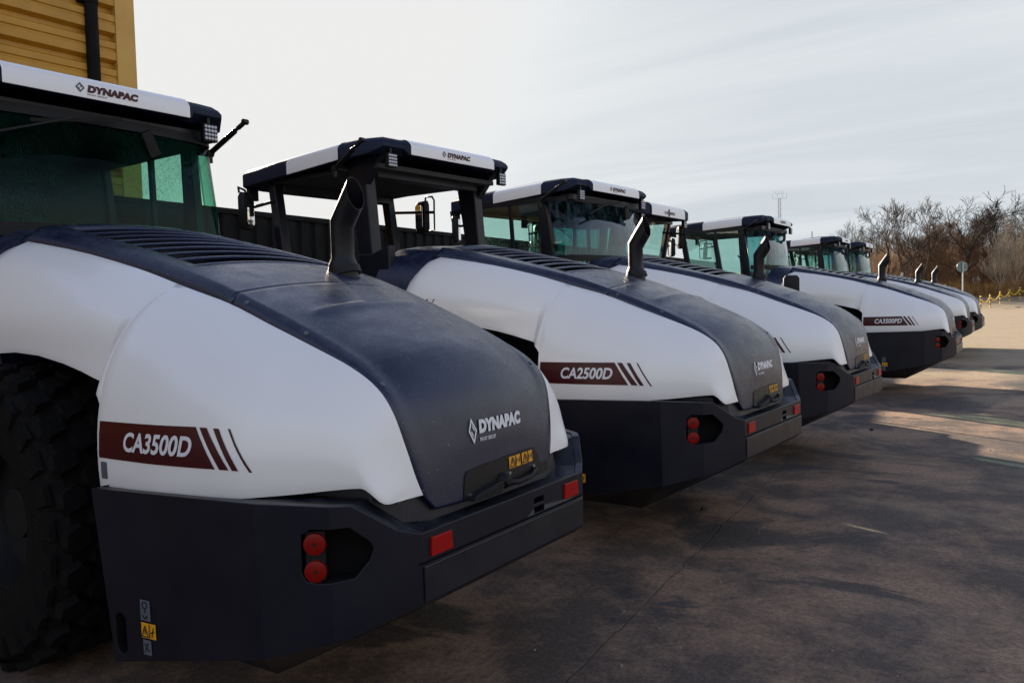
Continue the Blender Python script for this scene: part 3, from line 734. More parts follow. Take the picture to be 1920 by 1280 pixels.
    for x, s, dr in lx:
        bm = bmesh.new(); y = s*.765; z = 2.905 if dr > 0 else 2.80
        box(bm, x-.045*dr, x, y-.055, y+.055, z-.06, z+.06); box(bm, x-.04*dr, x-.02*dr, y-.012, y+.012, z+.06, z+.11)
        lm = bevel(link_mesh('work_lamp', bm, M['black_metal'], root), .006)
        bm = bmesh.new()
        for a in range(4):
            for b in range(4):
                p = Vector((x, y+(a-1.5)*.0245, z+(b-1.5)*.0265)); tube(bm, [p, p+Vector((.004*dr, 0, 0)), p+Vector((.007*dr, 0, 0))], [.0115, .010, .004], 10)
        link_mesh('led_cluster', bm, M['led'], lm, smooth=60)
    # ---- struts at the side
    for s in ((-1, 1) if badge else (-1,)):
        bm = bmesh.new(); a = Vector((-3.36, s*1.045, 2.85)); b = Vector((-2.99, s*1.08, 3.035))
        tube(bm, [a, a.lerp(b, .72)], .020, 12); tube(bm, [a.lerp(b, .72), a.lerp(b, .80)], .013, 10)
        bar(bm, a.lerp(b, .80), b, .028, .02); tube(bm, [b-Vector((0, .02, 0)), b+Vector((0, .02, 0))], .02, 10)
        tube(bm, [a-Vector((0, s*.12, 0)), a+Vector((0, s*.02, 0))], .028, 12); tube(bm, [a+Vector((0, 0, -.07)), a+Vector((0, 0, .0))], .018, 8)
        link_mesh('strut', bm, M['black_metal'], root, smooth=40)
    # ---- mirrors
    for s in (-1, 1):
        fold = (s > 0 and cab == 'canopy')
        c = Vector((-4.27, 1.0, 2.65)) if fold else Vector((-4.72, s*.95, 2.615)); bm = bmesh.new()
        th = R(-108) if fold else R(-30)*s
        ca, sa = math.cos(th), math.sin(th)
        lo = lambda a, b, h: c+Vector((a*ca-b*sa, a*sa+b*ca, h))
        rr = []
        for dx, k in ((.035, .75), (.02, .95), (-.03, 1.0), (-.045, .90)):
            rr.append([lo(dx, .105*k*u, .175*k*v) for u, v in ((-1, -.8), (-.8, -1), (.8, -1), (1, -.8), (1, .8), (.8, 1), (-.8, 1), (-1, .8))])
        rings(bm, rr)
        q = -s if not fold else 1
        tube(bm, [lo(-.06, q*.02, -.16), lo(-.07, q*.15, -.15), lo(-.07, q*.16, .17), lo(-.07, q*.12, .215), lo(-.07, -q*.02, .225), lo(-.05, -q*.03, .10)], .011, 8)
        tube(bm, [lo(-.07, q*.16, .04), Vector((-4.50, s*.80, 2.70))], .016, 8)
        mr = link_mesh('mirror', bm, M['black'], root, smooth=45)
        bm = bmesh.new(); V8 = [(-1, -.85), (-.85, -1), (.85, -1), (1, -.85), (1, .85), (.85, 1), (-.85, 1), (-1, .85)]
        rings(bm, [[lo(.0355, .078*u, .130*v) for u, v in V8], [lo(.0375, .078*u, .130*v) for u, v in V8]])
        link_mesh('mirror_glass', bm, M['mirror'], mr)
    # ---- operator's seat and console
    bm = bmesh.new(); box(bm, -4.15, -3.65, -.27, .27, 1.52, 1.66); prism(bm, [(-3.72, -.25, 1.60), (-3.72, .25, 1.60), (-3.62, .22, 2.12), (-3.62, -.22, 2.12)], (0, 0, 0), (.11, 0, .02)); box(bm, -3.99, -3.78, -.2, .2, 1.3, 1.52)
    bevel(link_mesh('seat', bm, M['seat'], root), .04, 3)
    bm = bmesh.new(); tube(bm, [(-4.45, 0, 1.35), (-4.36, 0, 1.9)], .05, 10)
    for k in range(20):
        a0, a1 = 2*math.pi*k/20, 2*math.pi*(k+1)/20
        f = lambda a: Vector((-4.34+.07*math.cos(a)*1, .19*math.sin(a), 1.93-.17*math.cos(a)*.9))
        tube(bm, [f(a0), f(a1)], .014, 6, cap=False)
    link_mesh('steering_wheel', bm, M['interior'], root, smooth=40)
    # ---- cab or canopy
    if cab == 'canopy':
        bm = bmesh.new()
        box(bm, -4.55, -3.0, -.84, .84, 1.18, 1.38)
        for s in (-1, 1):
            side = Vector((0, 1, 0))
            prism(bm, [(-3.50, s*.80, 2.97), (-3.27, s*.80, 2.97), (-3.20, s*.80, 2.10), (-3.36, s*.80, 2.10)], (0, 0, 0), (0, -s*.12, 0))
            prism(bm, [(-3.27, s*.805, 2.97), (-3.05, s*.805, 2.97), (-3.28, s*.805, 2.70)], (0, 0, 0), (0, -s*.07, 0))
            prism(bm, [(-3.37, s*.805, 2.14), (-3.20, s*.805, 2.14), (-3.00, s*.805, 2.20), (-2.98, s*.805, 1.4), (-3.37, s*.805, 1.35)], (0, 0, 0), (0, -s*.08, 0))
            prism(bm, [(-4.60, s*.80, 2.90), (-4.50, s*.80, 2.90), (-4.27, s*.80, 1.36), (-4.37, s*.80, 1.36)], (0, 0, 0), (0, -s*.10, 0))
        box(bm, -3.34, -3.22, -.69, .69, 2.80, 2.92); box(bm, -4.56, -4.46, -.71, .71, 2.78, 2.88)
        bevel(link_mesh('canopy_frame', bm, M['navy_paint'], root), .012)
        bm = bmesh.new(); box(bm, -4.5, -3.1, -.80, .80, 2.86, 2.90); link_mesh('headliner', bm, M['interior'], root)
    else:
        bm = bmesh.new()
        # lower tub, open to the inside
        box(bm, -4.50, -3.02, -.90, .90, 1.14, 1.30); box(bm, -4.50, -3.2, -.905, -.87, 1.30, 1.46); box(bm, -4.50, -3.2, .87, .905, 1.30, 1.46)
        for s in (-1, 1):
            Y = s*.935
            def post(a, b, w0, w1, th=.06, dy=0):
                prism(bm, [(a[0]-w0/2, Y+a[2]*s, a[1]), (a[0]+w0/2, Y+a[2]*s, a[1]), (b[0]+w1/2, Y+b[2]*s, b[1]), (b[0]-w1/2, Y+b[2]*s, b[1])], (0, 0, 0), (0, -s*th, 0))
            post((-4.56, 2.93, 0), (-4.30, 1.40, -.03), .09, .11); post((-3.42, 2.93, 0), (-3.30, 1.40, -.03), .12, .20)
            post((-3.90, 2.9, -.01), (-3.83, 1.44, -.03), .045, .045, .035)
            # rails
            bar(bm, (-4.56, Y-s*.03, 2.88), (-3.40, Y-s*.03, 2.90), .06, .09); bar(bm, (-4.30, Y-s*.055, 1.42), (-3.2, Y-s*.055, 1.42), .05, .08)
            tube(bm, [(-3.47, Y+s*.02, 2.40), (-3.42, Y+s*.05, 2.35), (-3.38, Y+s*.05, 1.95), (-3.40, Y+s*.02, 1.90)], .014, 8)
        box(bm, -4.62, -4.54, -.93, .93, 2.82, 2.90); box(bm, -3.2, -3.06, -.86, .86, 2.86, 2.93); box(bm, -4.36, -4.26, -.92, .92, 1.30, 1.5)
        bevel(link_mesh('cab_frame', bm, M['navy_paint'], root), .010)
        bm = bmesh.new(); box(bm, -4.50, -3.15, -.86, .86, 2.84, 2.88); link_mesh('headliner', bm, M['interior'], root)
        # side windows
        for s in (-1, 1):
            for xa, xb, xc, xd in ((-4.52, -3.92, -3.85, -4.28), (-3.88, -3.46, -3.38, -3.81)):
                bm = bmesh.new(); y1, y0 = s*.925, s*.90
                prism(bm, [(xa, y1, 2.86), (xb, y1, 2.86), (xc, y0, 1.45), (xd, y0, 1.45)], (0, 0, 0), (0, -s*.006, 0)); link_mesh('side_window', bm, M['glass_side'], root)
        # wrap-round rear window
        plan = crv([(-3.26, -.935, 0), (-3.10, -.905, 0), (-3.0, -.82, 0), (-2.945, -.6, 0), (-2.915, -.3, 0), (-2.905, 0, 0)], 4)
        plan = plan+[Vector((p.x, -p.y, 0)) for p in plan[:-1][::-1]]
        bm = bmesh.new(); rows = []
        for z, dx in ((1.42, .03), (2.2, 0.0), (2.90, -.115)): rows.append([Vector((p.x+dx, p.y, z)) for p in plan])
        grid(bm, rows); rw = link_mesh('rear_window', bm, M['glass_streak'] if streak else M['glass_rear'], root, smooth=60)
        sd = rw.modifiers.new('thickness', 'SOLIDIFY'); sd.thickness = .006
        # printed black border and the wiper
        bm = bmesh.new()
        for z0, z1, d0, d1 in ((2.84, 2.90, -.098, -.108), (2.14, 2.215, .008, .006)):
            grid(bm, [[Vector((p.x+d0+.006, p.y*1.004, z0)) for p in plan], [Vector((p.x+d1+.006, p.y*1.004, z1)) for p in plan]])
        link_mesh('window_seal', bm, M['black'], root)
        bm = bmesh.new(); bar(bm, (-2.96, .28, 2.84), (-2.99, .36, 2.70), .07, .03); bar(bm, (-2.965, -.42, 2.80), (-2.945, .12, 2.885), .02, .018); bar(bm, (-2.955, -.62, 2.70), (-2.95, -.15, 2.86), .012, .02)
        link_mesh('wiper', bm, M['black'], root)
        if badge:      # added dark panel inside the windscreen, darkens the view through the cab
            bm = bmesh.new(); prism(bm, [(-4.53, -.86, 2.84), (-4.53, .86, 2.84), (-4.42, .85, 2.12), (-4.42, -.85, 2.12)], (0, 0, 0), (.008, 0, 0)); link_mesh('view_darkening_panel', bm, M['interior'], root)
        # windscreen
        bm = bmesh.new(); prism(bm, [(-4.58, -.90, 2.86), (-4.58, .90, 2.86), (-4.31, .88, 1.46), (-4.31, -.88, 1.46)], (0, 0, 0), (.006, 0, 0)); link_mesh('windscreen', bm, M['glass_side'], root)
    return root

def copy_tree(o, parent=None):
    c = o.copy(); COL.objects.link(c)
    if parent: c.parent = parent
    for ch in list(o.children): copy_tree(ch, c)
    return c
#SECTION machines
make_machine('road_roller', 'white and dark blue soil roller with CA3500D on its red stripe, nearest the camera', 'cab', 'CA3500D', (0, 0, 0), 0, streak=False, badge=True)
make_machine('road_roller', 'white soil roller with an open canopy instead of a cab and CA2500D on its stripe', 'canopy', 'CA2500D', (.1995, 3.0537, 0), -.0412)
m3 = make_machine('road_roller', 'white soil roller with a cab standing just beyond the open canopy one', 'cab', 'CA2500D', (.2256, 6.2648, 0), -.0403)
m4 = make_machine('road_roller', 'white soil roller with CA3500PD on its stripe', 'cab', 'CA3500PD', (.4327, 12.8666, 0), .0146)
m5 = copy_tree(m4); m5.location = (.0519, 20.149, 0); m5.rotation_euler = (0, 0, .038)
m5['label'] = 'distant white soil roller, next one beyond the machine marked CA3500PD'
m6 = copy_tree(m4); m6.location = (.0413, 23.283, 0); m6.rotation_euler = (0, 0, .0263)
m6['label'] = 'farthest white soil roller at the end of the row, next to the open yard'
rx = copy_tree(m3); rx.location = (-7.85, 8.45, 0); rx.rotation_euler = (0, 0, math.pi)
rx['label'] = 'soil roller parked the other way round, only its cab roof showing between two machines'

#SECTION curb mirror on the reversed machine
bm = bmesh.new()
c = Vector((-1.42, 9.42, 1.815))
rr = []
for dx, k in ((-.03, .85), (0, 1), (.03, 1), (.035, .95)):
    rr.append([c+_d*(-dx)+_r*(.115*k*u)+Vector((0, 0, .145*k*v)) for u, v in ((-1, -.7), (-.7, -1), (.7, -1), (1, -.7), (1, .7), (.7, 1), (-.7, 1), (-1, .7))])
rings(bm, rr); tube(bm, [c-Vector((0, 0, .1))+_d*.04, (-1.5, 9.44, 1.3), (-1.5, 9.44, 0)], .02, 8); tube(bm, [(-1.5, 9.44, 0), (-1.5, 9.44, .04)], .16, 16)
tag(link_mesh('kerb_mirror', bm, M['black'], smooth=45), 'black round cornered mirror on a thin post above the third machine', 'mirror')

#SECTION ground
def fwd_lat(x, y):
    v = Vector((x-CAM.x, y-CAM.y)); f = Vector((-math.sin(YAW), math.cos(YAW))); r = Vector((math.cos(YAW), math.sin(YAW)))
    return v.dot(f), v.dot(r)
def ground_z(x, y):
    D, l = fwd_lat(x, y)
    z = .072*max(0, min(D, 75)-66)
    z += .17*max(0, min(D, 96)-75)+.02*max(0, D-96) if D > 75 else 0
    k = max(0, min(1, (l-18)/12)) if D > 60 else 0
    return z*(0.25+0.75*k)
def from_fl(D, l):
    return CAM.x-math.sin(YAW)*D+math.cos(YAW)*l, CAM.y+math.cos(YAW)*D+math.sin(YAW)*l
def px(u, v, D):
    """world point at image pixel (u,v) of the 1920 px photograph, depth D along the view axis"""
    return CAM+(_d+_r2*((u-960)/FPX)-_u2*((v-640)/FPX))*D
bm = bmesh.new()
Ds = [-60, -20, -8, 0, 8, 16, 25, 35, 45, 55, 60]+list(range(62, 100, 2))+[105, 120, 150, 220, 400, 900]
Ls = [-900, -300, -120, -60, -30, -15, -5, 0, 5, 10, 14]+list(range(16, 62, 2))+[70, 90, 140, 300, 900]
rows = []
for D in Ds:
    r_ = []
    for l in Ls:
        x, y = from_fl(D, l); r_.append((x, y, ground_z(x, y)))
    rows.append(r_)
grid(bm, rows)
def ground_mat():
    m = bpy.data.materials.new('yard_ground'); m.use_nodes = True; nt = m.node_tree; N = nt.nodes; L = nt.links
    p = N['Principled BSDF']; tc = N.new('ShaderNodeTexCoord')
    def nz(scale, detail=5, rough=.6, sc=(1, 1, 1), rot=0, dist=0):
        mp = N.new('ShaderNodeMapping'); mp.inputs['Scale'].default_value = sc; mp.inputs['Rotation'].default_value = (0, 0, rot); L.new(tc.outputs['Object'], mp.inputs[0])
        n = N.new('ShaderNodeTexNoise'); n.inputs['Scale'].default_value = scale; n.inputs['Detail'].default_value = detail; n.inputs['Roughness'].default_value = rough; n.inputs['Distortion'].default_value = dist
        L.new(mp.outputs[0], n.inputs['Vector']); return n.outputs[0]
    def rng(v, a, b, c=0., d=1.):
        r = N.new('ShaderNodeMapRange'); r.inputs[1].default_value = a; r.inputs[2].default_value = b; r.inputs[3].default_value = c; r.inputs[4].default_value = d; L.new(v, r.inputs[0]); return r.outputs[0]
    def mix(a, b, f):
        x = N.new('ShaderNodeMix'); x.data_type = 'RGBA'
        for s, v in (('A', a), ('B', b)):
            if isinstance(v, tuple): x.inputs[s].default_value = (*v, 1)
            else: L.new(v, x.inputs[s])
        if isinstance(f, float): x.inputs['Factor'].default_value = f
        else: L.new(f, x.inputs['Factor'])
        return x.outputs['Result']
    def mth(op, a, b):
        q = N.new('ShaderNodeMath'); q.operation = op
        for i, v in enumerate((a, b)):
            if isinstance(v, float): q.inputs[i].default_value = v
            else: L.new(v, q.inputs[i])
        return q.outputs[0]
    c = mix((.125, .088, .066), (.40, .255, .165), rng(nz(.50, 8, .72), .44, .56))          # worn asphalt, grey to brownish
    c = mix(c, (.052, .049, .048), rng(nz(.42, 6, .6, dist=.8), .52, .555, 0, .8))             # dark damp or oil patches
    c = mix(c, (.20, .125, .065), rng(nz(.33, 6, .65, (1, .45, 1), .35), .56, .72, 0, .8))     # ochre dust
    c = mix(c, (.16, .14, .125), rng(nz(1.1, 6, .7, (.25, 1.6, 1), -.5), .58, .75, 0, .55))    # tyre-drawn dust lines
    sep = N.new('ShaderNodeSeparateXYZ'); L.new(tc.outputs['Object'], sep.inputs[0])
    # sandy yard beyond the machines, colour lightened to stand in for sunlight
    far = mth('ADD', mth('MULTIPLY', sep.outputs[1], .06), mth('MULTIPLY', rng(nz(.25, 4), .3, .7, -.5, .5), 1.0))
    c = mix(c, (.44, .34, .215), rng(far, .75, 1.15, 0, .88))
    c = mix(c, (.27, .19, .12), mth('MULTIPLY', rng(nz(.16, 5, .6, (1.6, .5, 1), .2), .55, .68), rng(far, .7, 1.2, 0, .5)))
    fine = nz(160, 3, .8); grit = nz(30, 5, .85)
    c = mix(c, (.018, .017, .017), rng(grit, .44, .60, 0, .50)); c = mix(c, (.26, .23, .20), rng(nz(22, 5, .85, (1, .6, 1), .4), .58, .70, 0, .42))
    c = mix(c, (.020, .017, .015), rng(nz(3.2, 8, .8, (.5, 1.7, 1), -.5), .60, .66, 0, .6))
    c = mix(c, (.02, .02, .02), rng(fine, .48, .66, 0, .55)); c = mix(c, (.30, .28, .26), rng(nz(75, 2, .6), .64, .70, 0, .8))
    # slab joint: thin wandering dark line roughly parallel to the row
    wob = rng(nz(2.2, 5, .7), 0, 1, -.05, .05)
    jx = mth('ADD', mth('ADD', sep.outputs[0], mth('MULTIPLY', sep.outputs[1], .0927)), wob)
    d1 = mth('ABSOLUTE', mth('SUBTRACT', jx, .088), 0.0)
    jm = rng(d1, .002, .009, .42, 0)
    # a second joint across
    jy = mth('ADD', mth('SUBTRACT', sep.outputs[1], mth('MULTIPLY', sep.outputs[0], .05)), wob); d2 = mth('ABSOLUTE', mth('SUBTRACT', jy, 8.9), 0.0)
    jm = mth('MAXIMUM', jm, rng(d2, .006, .014, .6, 0))
    c = mix(c, (.012, .012, .012), jm)
    # curved tyre trails of pale dust
    v = N.new('ShaderNodeVectorMath'); v.operation = 'DISTANCE'; L.new(tc.outputs['Object'], v.inputs[0]); v.inputs[1].default_value = (6.5, 30, 0)
    for rad, w in ((24.5, .18), (26.4, .14), (13., .25), (15.1, .2), (9.2, .2)):
        t = rng(mth('ABSOLUTE', mth('SUBTRACT', mth('ADD', v.outputs['Value'], mth('MULTIPLY', wob, 2.0)), rad), 0.0), w*.4, w, 1, 0)
        c = mix(c, (.26, .20, .13), mth('MULTIPLY', t, rng(nz(1.3, 5, .7), .42, .66, 0, .55)))
    L.new(c, p.inputs['Base Color'])
    L.new(rng(nz(.9, 5), .3, .7, .62, .88), p.inputs['Roughness']); p.inputs['Specular IOR Level'].default_value = .35
    b = N.new('ShaderNodeBump'); b.inputs['Strength'].default_value = .55; b.inputs['Distance'].default_value = .012
    L.new(mth('ADD', mth('ADD', mth('MULTIPLY', grit, .8), mth('MULTIPLY', fine, .45)), mth('ADD', mth('MULTIPLY', nz(3.5, 5), 1.2), mth('MULTIPLY', jm, -1.2))), b.inputs['Height']); L.new(b.outputs[0], p.inputs['Normal'])
    return m
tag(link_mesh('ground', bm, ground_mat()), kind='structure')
# loose stones on the yard
random.seed(3)
def stone(x, y, r, label):
    bm = bmesh.new(); bmesh.ops.create_icosphere(bm, subdivisions=2, radius=r)
    for v_ in bm.verts: v_.co = v_.co*(1+random.uniform(-.22, .22)); v_.co.z = v_.co.z*.6
    o = link_mesh('stone', bm, M['interior']); o.location = (x, y, r*.45)
    tag(o, label, 'stone')
stone(-.476, 3.396, .022, 'small dark stone lying on the asphalt beside the slab joint, nearest the second machine')
stone(-.05, 7.9, .026, 'small dark stone lying on the yard beyond the rear of the third machine')
bm = bmesh.new()
for k in range(420):
    D = random.uniform(3.5, 22); l = random.uniform(-.02, .62)*D
    x, y = from_fl(D, l)
    if x < -.25: continue
    r = random.uniform(.003, .009); s = len(bm.verts)
    bmesh.ops.create_icosphere(bm, subdivisions=1, radius=r, matrix=Matrix.Translation((x, y, r*.5)))
tag(link_mesh('gravel', bm, mat('grit', (.22, .19, .16), .8)), 'scattered tiny grit on the asphalt', 'gravel', kind='stuff')

#SECTION fence
def polyline_wall(bm, A, B, z0, z1, pitch, depth, nrm, thick=.03):
    d = (B-A); n = int(d.length/pitch); t = d.normalized(); pts = []
    for k in range(n):
        base = A+t*(k*pitch)
        for f, o in ((0, 0), (.30, 0), (.38, depth), (.92, depth)): pts.append(base+t*(pitch*f)+nrm*o)
    V0 = [bm.verts.new((p.x, p.y, z0)) for p in pts]; V1 = [bm.verts.new((p.x, p.y, z1)) for p in pts]
    for k in range(len(pts)-1): bm.faces.new((V0[k], V0[k+1], V1[k+1], V1[k]))
FA = Vector((-7.43, 4.12, 0)); FD = Vector((-.103, .9947, 0)).normalized(); FN = Vector((FD.y, -FD.x, 0))
FH = 3.02
fr = empty('sheet_metal_fence', (FA.x, FA.y, 0)); tag(fr, 'tall dark corrugated metal fence running behind the parked rollers', 'fence')
bm = bmesh.new(); polyline_wall(bm, FD*-5.5, FD*27, 0.05, FH-.05, .30, .035, FN)
M['fence'] = mat('dark_fence_sheet', (.009, .009, .009), .7, spec=.12, noise=(2, .4))
link_mesh('sheeting', bm, M['fence'], fr)
bm = bmesh.new(); bar(bm, FD*-5.5+Vector((0, 0, FH-.03)), FD*27+Vector((0, 0, FH-.03)), .12, .07, Vector((1, 0, 0))); link_mesh('top_rail', bm, M['fence'], fr)
for k in range(-2, 9):
    bm = bmesh.new(); p = FD*(k*2.8)-FN*.08; box(bm, p.x-.05, p.x+.05, p.y-.05, p.y+.05, 0, FH-.1); link_mesh('post', bm, M['fence'], fr)

#SECTION yellow building
BC = Vector((-15.9, 8.2, 0)); BH = 12.5
bd = empty('industrial_building', tuple(BC)); tag(bd, 'tall building clad in yellow horizontal ribbed sheets at the left edge', 'building')
M['yellow'] = mat('yellow_cladding', (.50, .255, .018), .45, spec=.5, noise=(1.2, .18))
M['yellow_trim'] = mat('yellow_corner_trim', (.58, .35, .07), .45, noise=(1.5, .12))
bm = bmesh.new(); pitch = .60; pr = []
z = 0
while z < BH-.3:
    for f, o in ((0, 0), (.10, .15), (.38, .15), (.42, .12), (.48, .12), (.52, .15), (.74, .15), (.86, 0)): pr.append((o, z+f*pitch))
    z += pitch
V0 = [bm.verts.new((o, -.42, zz)) for o, zz in pr]; V1 = [bm.verts.new((o, -34, zz)) for o, zz in pr]
for k in range(len(pr)-1): bm.faces.new((V0[k], V1[k], V1[k+1], V0[k+1]))
link_mesh('cladding', bm, M['yellow'], bd)
bm = bmesh.new(); box(bm, -20, -.08, -34, -.12, 0, BH-.05); link_mesh('wall', bm, M['yellow'], bd)
bm = bmesh.new(); box(bm, -.10, .175, -.46, 0, 0, BH); bevel(link_mesh('corner_trim', bm, M['yellow_trim'], bd), .01)
bm = bmesh.new(); box(bm, -20.1, .12, -34.1, .08, BH, BH+.25); link_mesh('roof', bm, M['fence'], bd)
bm = bmesh.new(); tube(bm, [(.19, -1.02, 0), (.19, -1.02, BH)], .135, 16)
for zz in (2.5, 5.6, 8.35): tube(bm, [(.19, -1.02, zz), (.19, -1.02, zz+.10)], .155, 16); box(bm, .0, .16, -1.24, -1.0, zz+.02, zz+.06)
link_mesh('downpipe', bm, M['fence'], bd, smooth=40)

#SECTION bollards and chain
M['byel'] = mat('yellow_post_paint', (.70, .47, .03), .5); M['bblk'] = mat('black_band', (.02, .02, .02), .5)
bpos = []
for u, D in ((1840.5, 63.0), (1858, 66.6), (1877, 69.6), (1894.5, 72.0), (1913.5, 74.0), (1934, 76.5), (1958, 79)):
    l = (u-960)/FPX*D*.999+.02; x, y = from_fl(D, l); bpos.append(Vector((x, y, ground_z(x, y))))
words = ['leftmost, just past the farthest roller', 'second from the left', 'third from the left', 'fourth from the left', 'fifth from the left, near the right edge', 'sixth from the left', 'seventh from the left']
for k, p in enumerate(bpos):
    e = empty('bollard', tuple(p)); tag(e, 'yellow and black banded chain post, '+words[k], 'bollard', 'yellow and black chain posts at the edge of the yard')
    bm = bmesh.new(); z = 0
    tube(bm, [(0, 0, 0), (0, 0, 1.0)], .05, 10)
    link_mesh('post', bm, M['byel'], e, smooth=40)
    bm = bmesh.new()
    for z0 in (.22, .55, .80): tube(bm, [(0, 0, z0), (0, 0, z0+.13)], .055, 10)
    link_mesh('black_band', bm, M['bblk'], e, smooth=40)
    bm = bmesh.new(); tube(bm, [(0, 0, .98), (0, 0, 1.05)], [.075, .05], 10); link_mesh('cap', bm, M['byel'], e, smooth=40)
for k, (a, b) in enumerate(zip(bpos, bpos[1:])):
    bm = bmesh.new(); n = 26
    P = [a.lerp(b, i/n)+Vector((0, 0, .90-.42*(1-(2*i/n-1)**2))) for i in range(n+1)]
    for i in range(n):
        c = (P[i]+P[i+1])/2; t = (P[i+1]-P[i]).normalized(); s = Vector((0, 0, 1)) if i % 2 else t.cross(Vector((0, 0, 1))).normalized()
        pts = [c+t*.10*math.cos(a_)+s*.045*math.sin(a_) for a_ in [R(60*q) for q in range(7)]]
        tube(bm, pts, .022, 5, cap=False)
    tag(link_mesh('chain', bm, M['byel']), 'yellow plastic chain hanging between the '+['first and second', 'second and third', 'third and fourth', 'fourth and fifth', 'fifth and sixth', 'sixth and seventh'][k]+' banded posts', 'chain', 'yellow chains between the banded posts')

#SECTION signs and masts
e0 = px(1805.5, 500, 44); e = empty('road_sign', (e0.x, e0.y, ground_z(e0.x, e0.y))); H = e0.z
tag(e, 'back of a round grey traffic sign on a steel pole beside the yard', 'sign')
bm = bmesh.new(); tube(bm, [(0, 0, 0), (0, 0, H+.22)], .038, 10); link_mesh('pole', bm, M['steel'], e, smooth=40)
fwd = Vector((_d.x, _d.y, 0)).normalized(); rgt = Vector((_r.x, _r.y, 0))
bm = bmesh.new(); tube(bm, [Vector((0, 0, H))+fwd*.05, Vector((0, 0, H))+fwd*.07], .30, 32); link_mesh('sign_plate', bm, mat('sign_back', (.12, .19, .20), .45, metal=.3), e, smooth=30)
bm = bmesh.new()
for dz in (-.16, .17): bar(bm, Vector((0, 0, H+dz))+fwd*.035-rgt*.03, Vector((0, 0, H+dz))+fwd*.035+rgt*.22, .03, .03, Vector((0, 0, 1)))
link_mesh('bracket', bm, M['steel'], e)
e0 = px(1828.7, 525, 80); gz = ground_z(e0.x, e0.y); e = empty('traffic_sign', (e0.x, e0.y, gz)); H = e0.z-gz
tag(e, 'small white round sign on a thin post in front of the bushes', 'sign')
bm = bmesh.new(); tube(bm, [Vector((0, 0, 0))+rgt*.25, Vector((0, 0, H+.35))+rgt*.25], .05, 8); link_mesh('pole', bm, M['steel'], e)
bm = bmesh.new(); c = Vector((0, 0, H)); tube(bm, [c-fwd*.04+rgt*.0, c+fwd*.02+rgt*.12], .33, 24); link_mesh('sign_plate', bm, mat('white_sign', (.75, .75, .74), .5), e)
e0 = px(1699, 522, 85); gz = ground_z(e0.x, e0.y); bm = bmesh.new(); tube(bm, [(0, 0, 0), (0, 0, max(1.2, e0.z-gz+.3))], .12, 8); o = link_mesh('marker_post', bm, mat('white_post', (.7, .7, .7), .6)); o.location = (e0.x, e0.y, gz)
tag(o, 'thin white marker post in front of the trees behind the engine covers', 'post')
def lattice(name, u, vtop, D, w, label, arms=()):
    t = px(u, vtop, D); gz = 0; e = empty(name, (t.x, t.y, gz)); tag(e, label, 'mast'); H = t.z
    bm = bmesh.new()
    for a in (-1, 1):
        for b in (-1, 1): bar(bm, (a*w/2, b*w/2, 0), (a*w/2, b*w/2, H), .045, .045, Vector((1, 0, 0)))
    n = min(60, int(H/(w*1.3)))
    for k in range(n):
        z0, z1 = H*k/n, H*(k+1)/n; s = 1 if k % 2 else -1
        for q in (-1, 1):
            bar(bm, (-w/2*s, q*w/2, z0), (w/2*s, q*w/2, z1), .025, .025, Vector((0, 1, 0))); bar(bm, (q*w/2, -w/2*s, z0), (q*w/2, w/2*s, z1), .025, .025, Vector((1, 0, 0)))
    link_mesh('lattice', bm, M['steel'], e)
    if arms:
        bm = bmesh.new()
        for z, L_, hh in arms:
            bar(bm, rgt*(-L_/2)+Vector((0, 0, H-z)), rgt*(L_/2)+Vector((0, 0, H-z)), .04, .04, Vector((0, 0, 1)))
            for q in (-.5, -.15, .2, .5): bar(bm, rgt*(L_*q)+Vector((0, 0, H-z)), rgt*(L_*q)+Vector((0, 0, H-z+hh)), .035, .035, Vector((1, 0, 0)))
        link_mesh('antenna', bm, M['steel'], e)
lattice('radio_mast', 1461.5, 372, 150, .38, 'slim lattice radio mast rising behind the cab roofs', ((0, 2.6, .9), (-.9, 1.6, .5)))
lattice('antenna_mast', 1522.6, 434, 150, .12, 'thin antenna rod far behind the fourth machine, lower than the radio mast')
lattice('power_pylon', 1901, 356, 150, .6, 'twin legged steel pylon poking above the woods at the right', ())
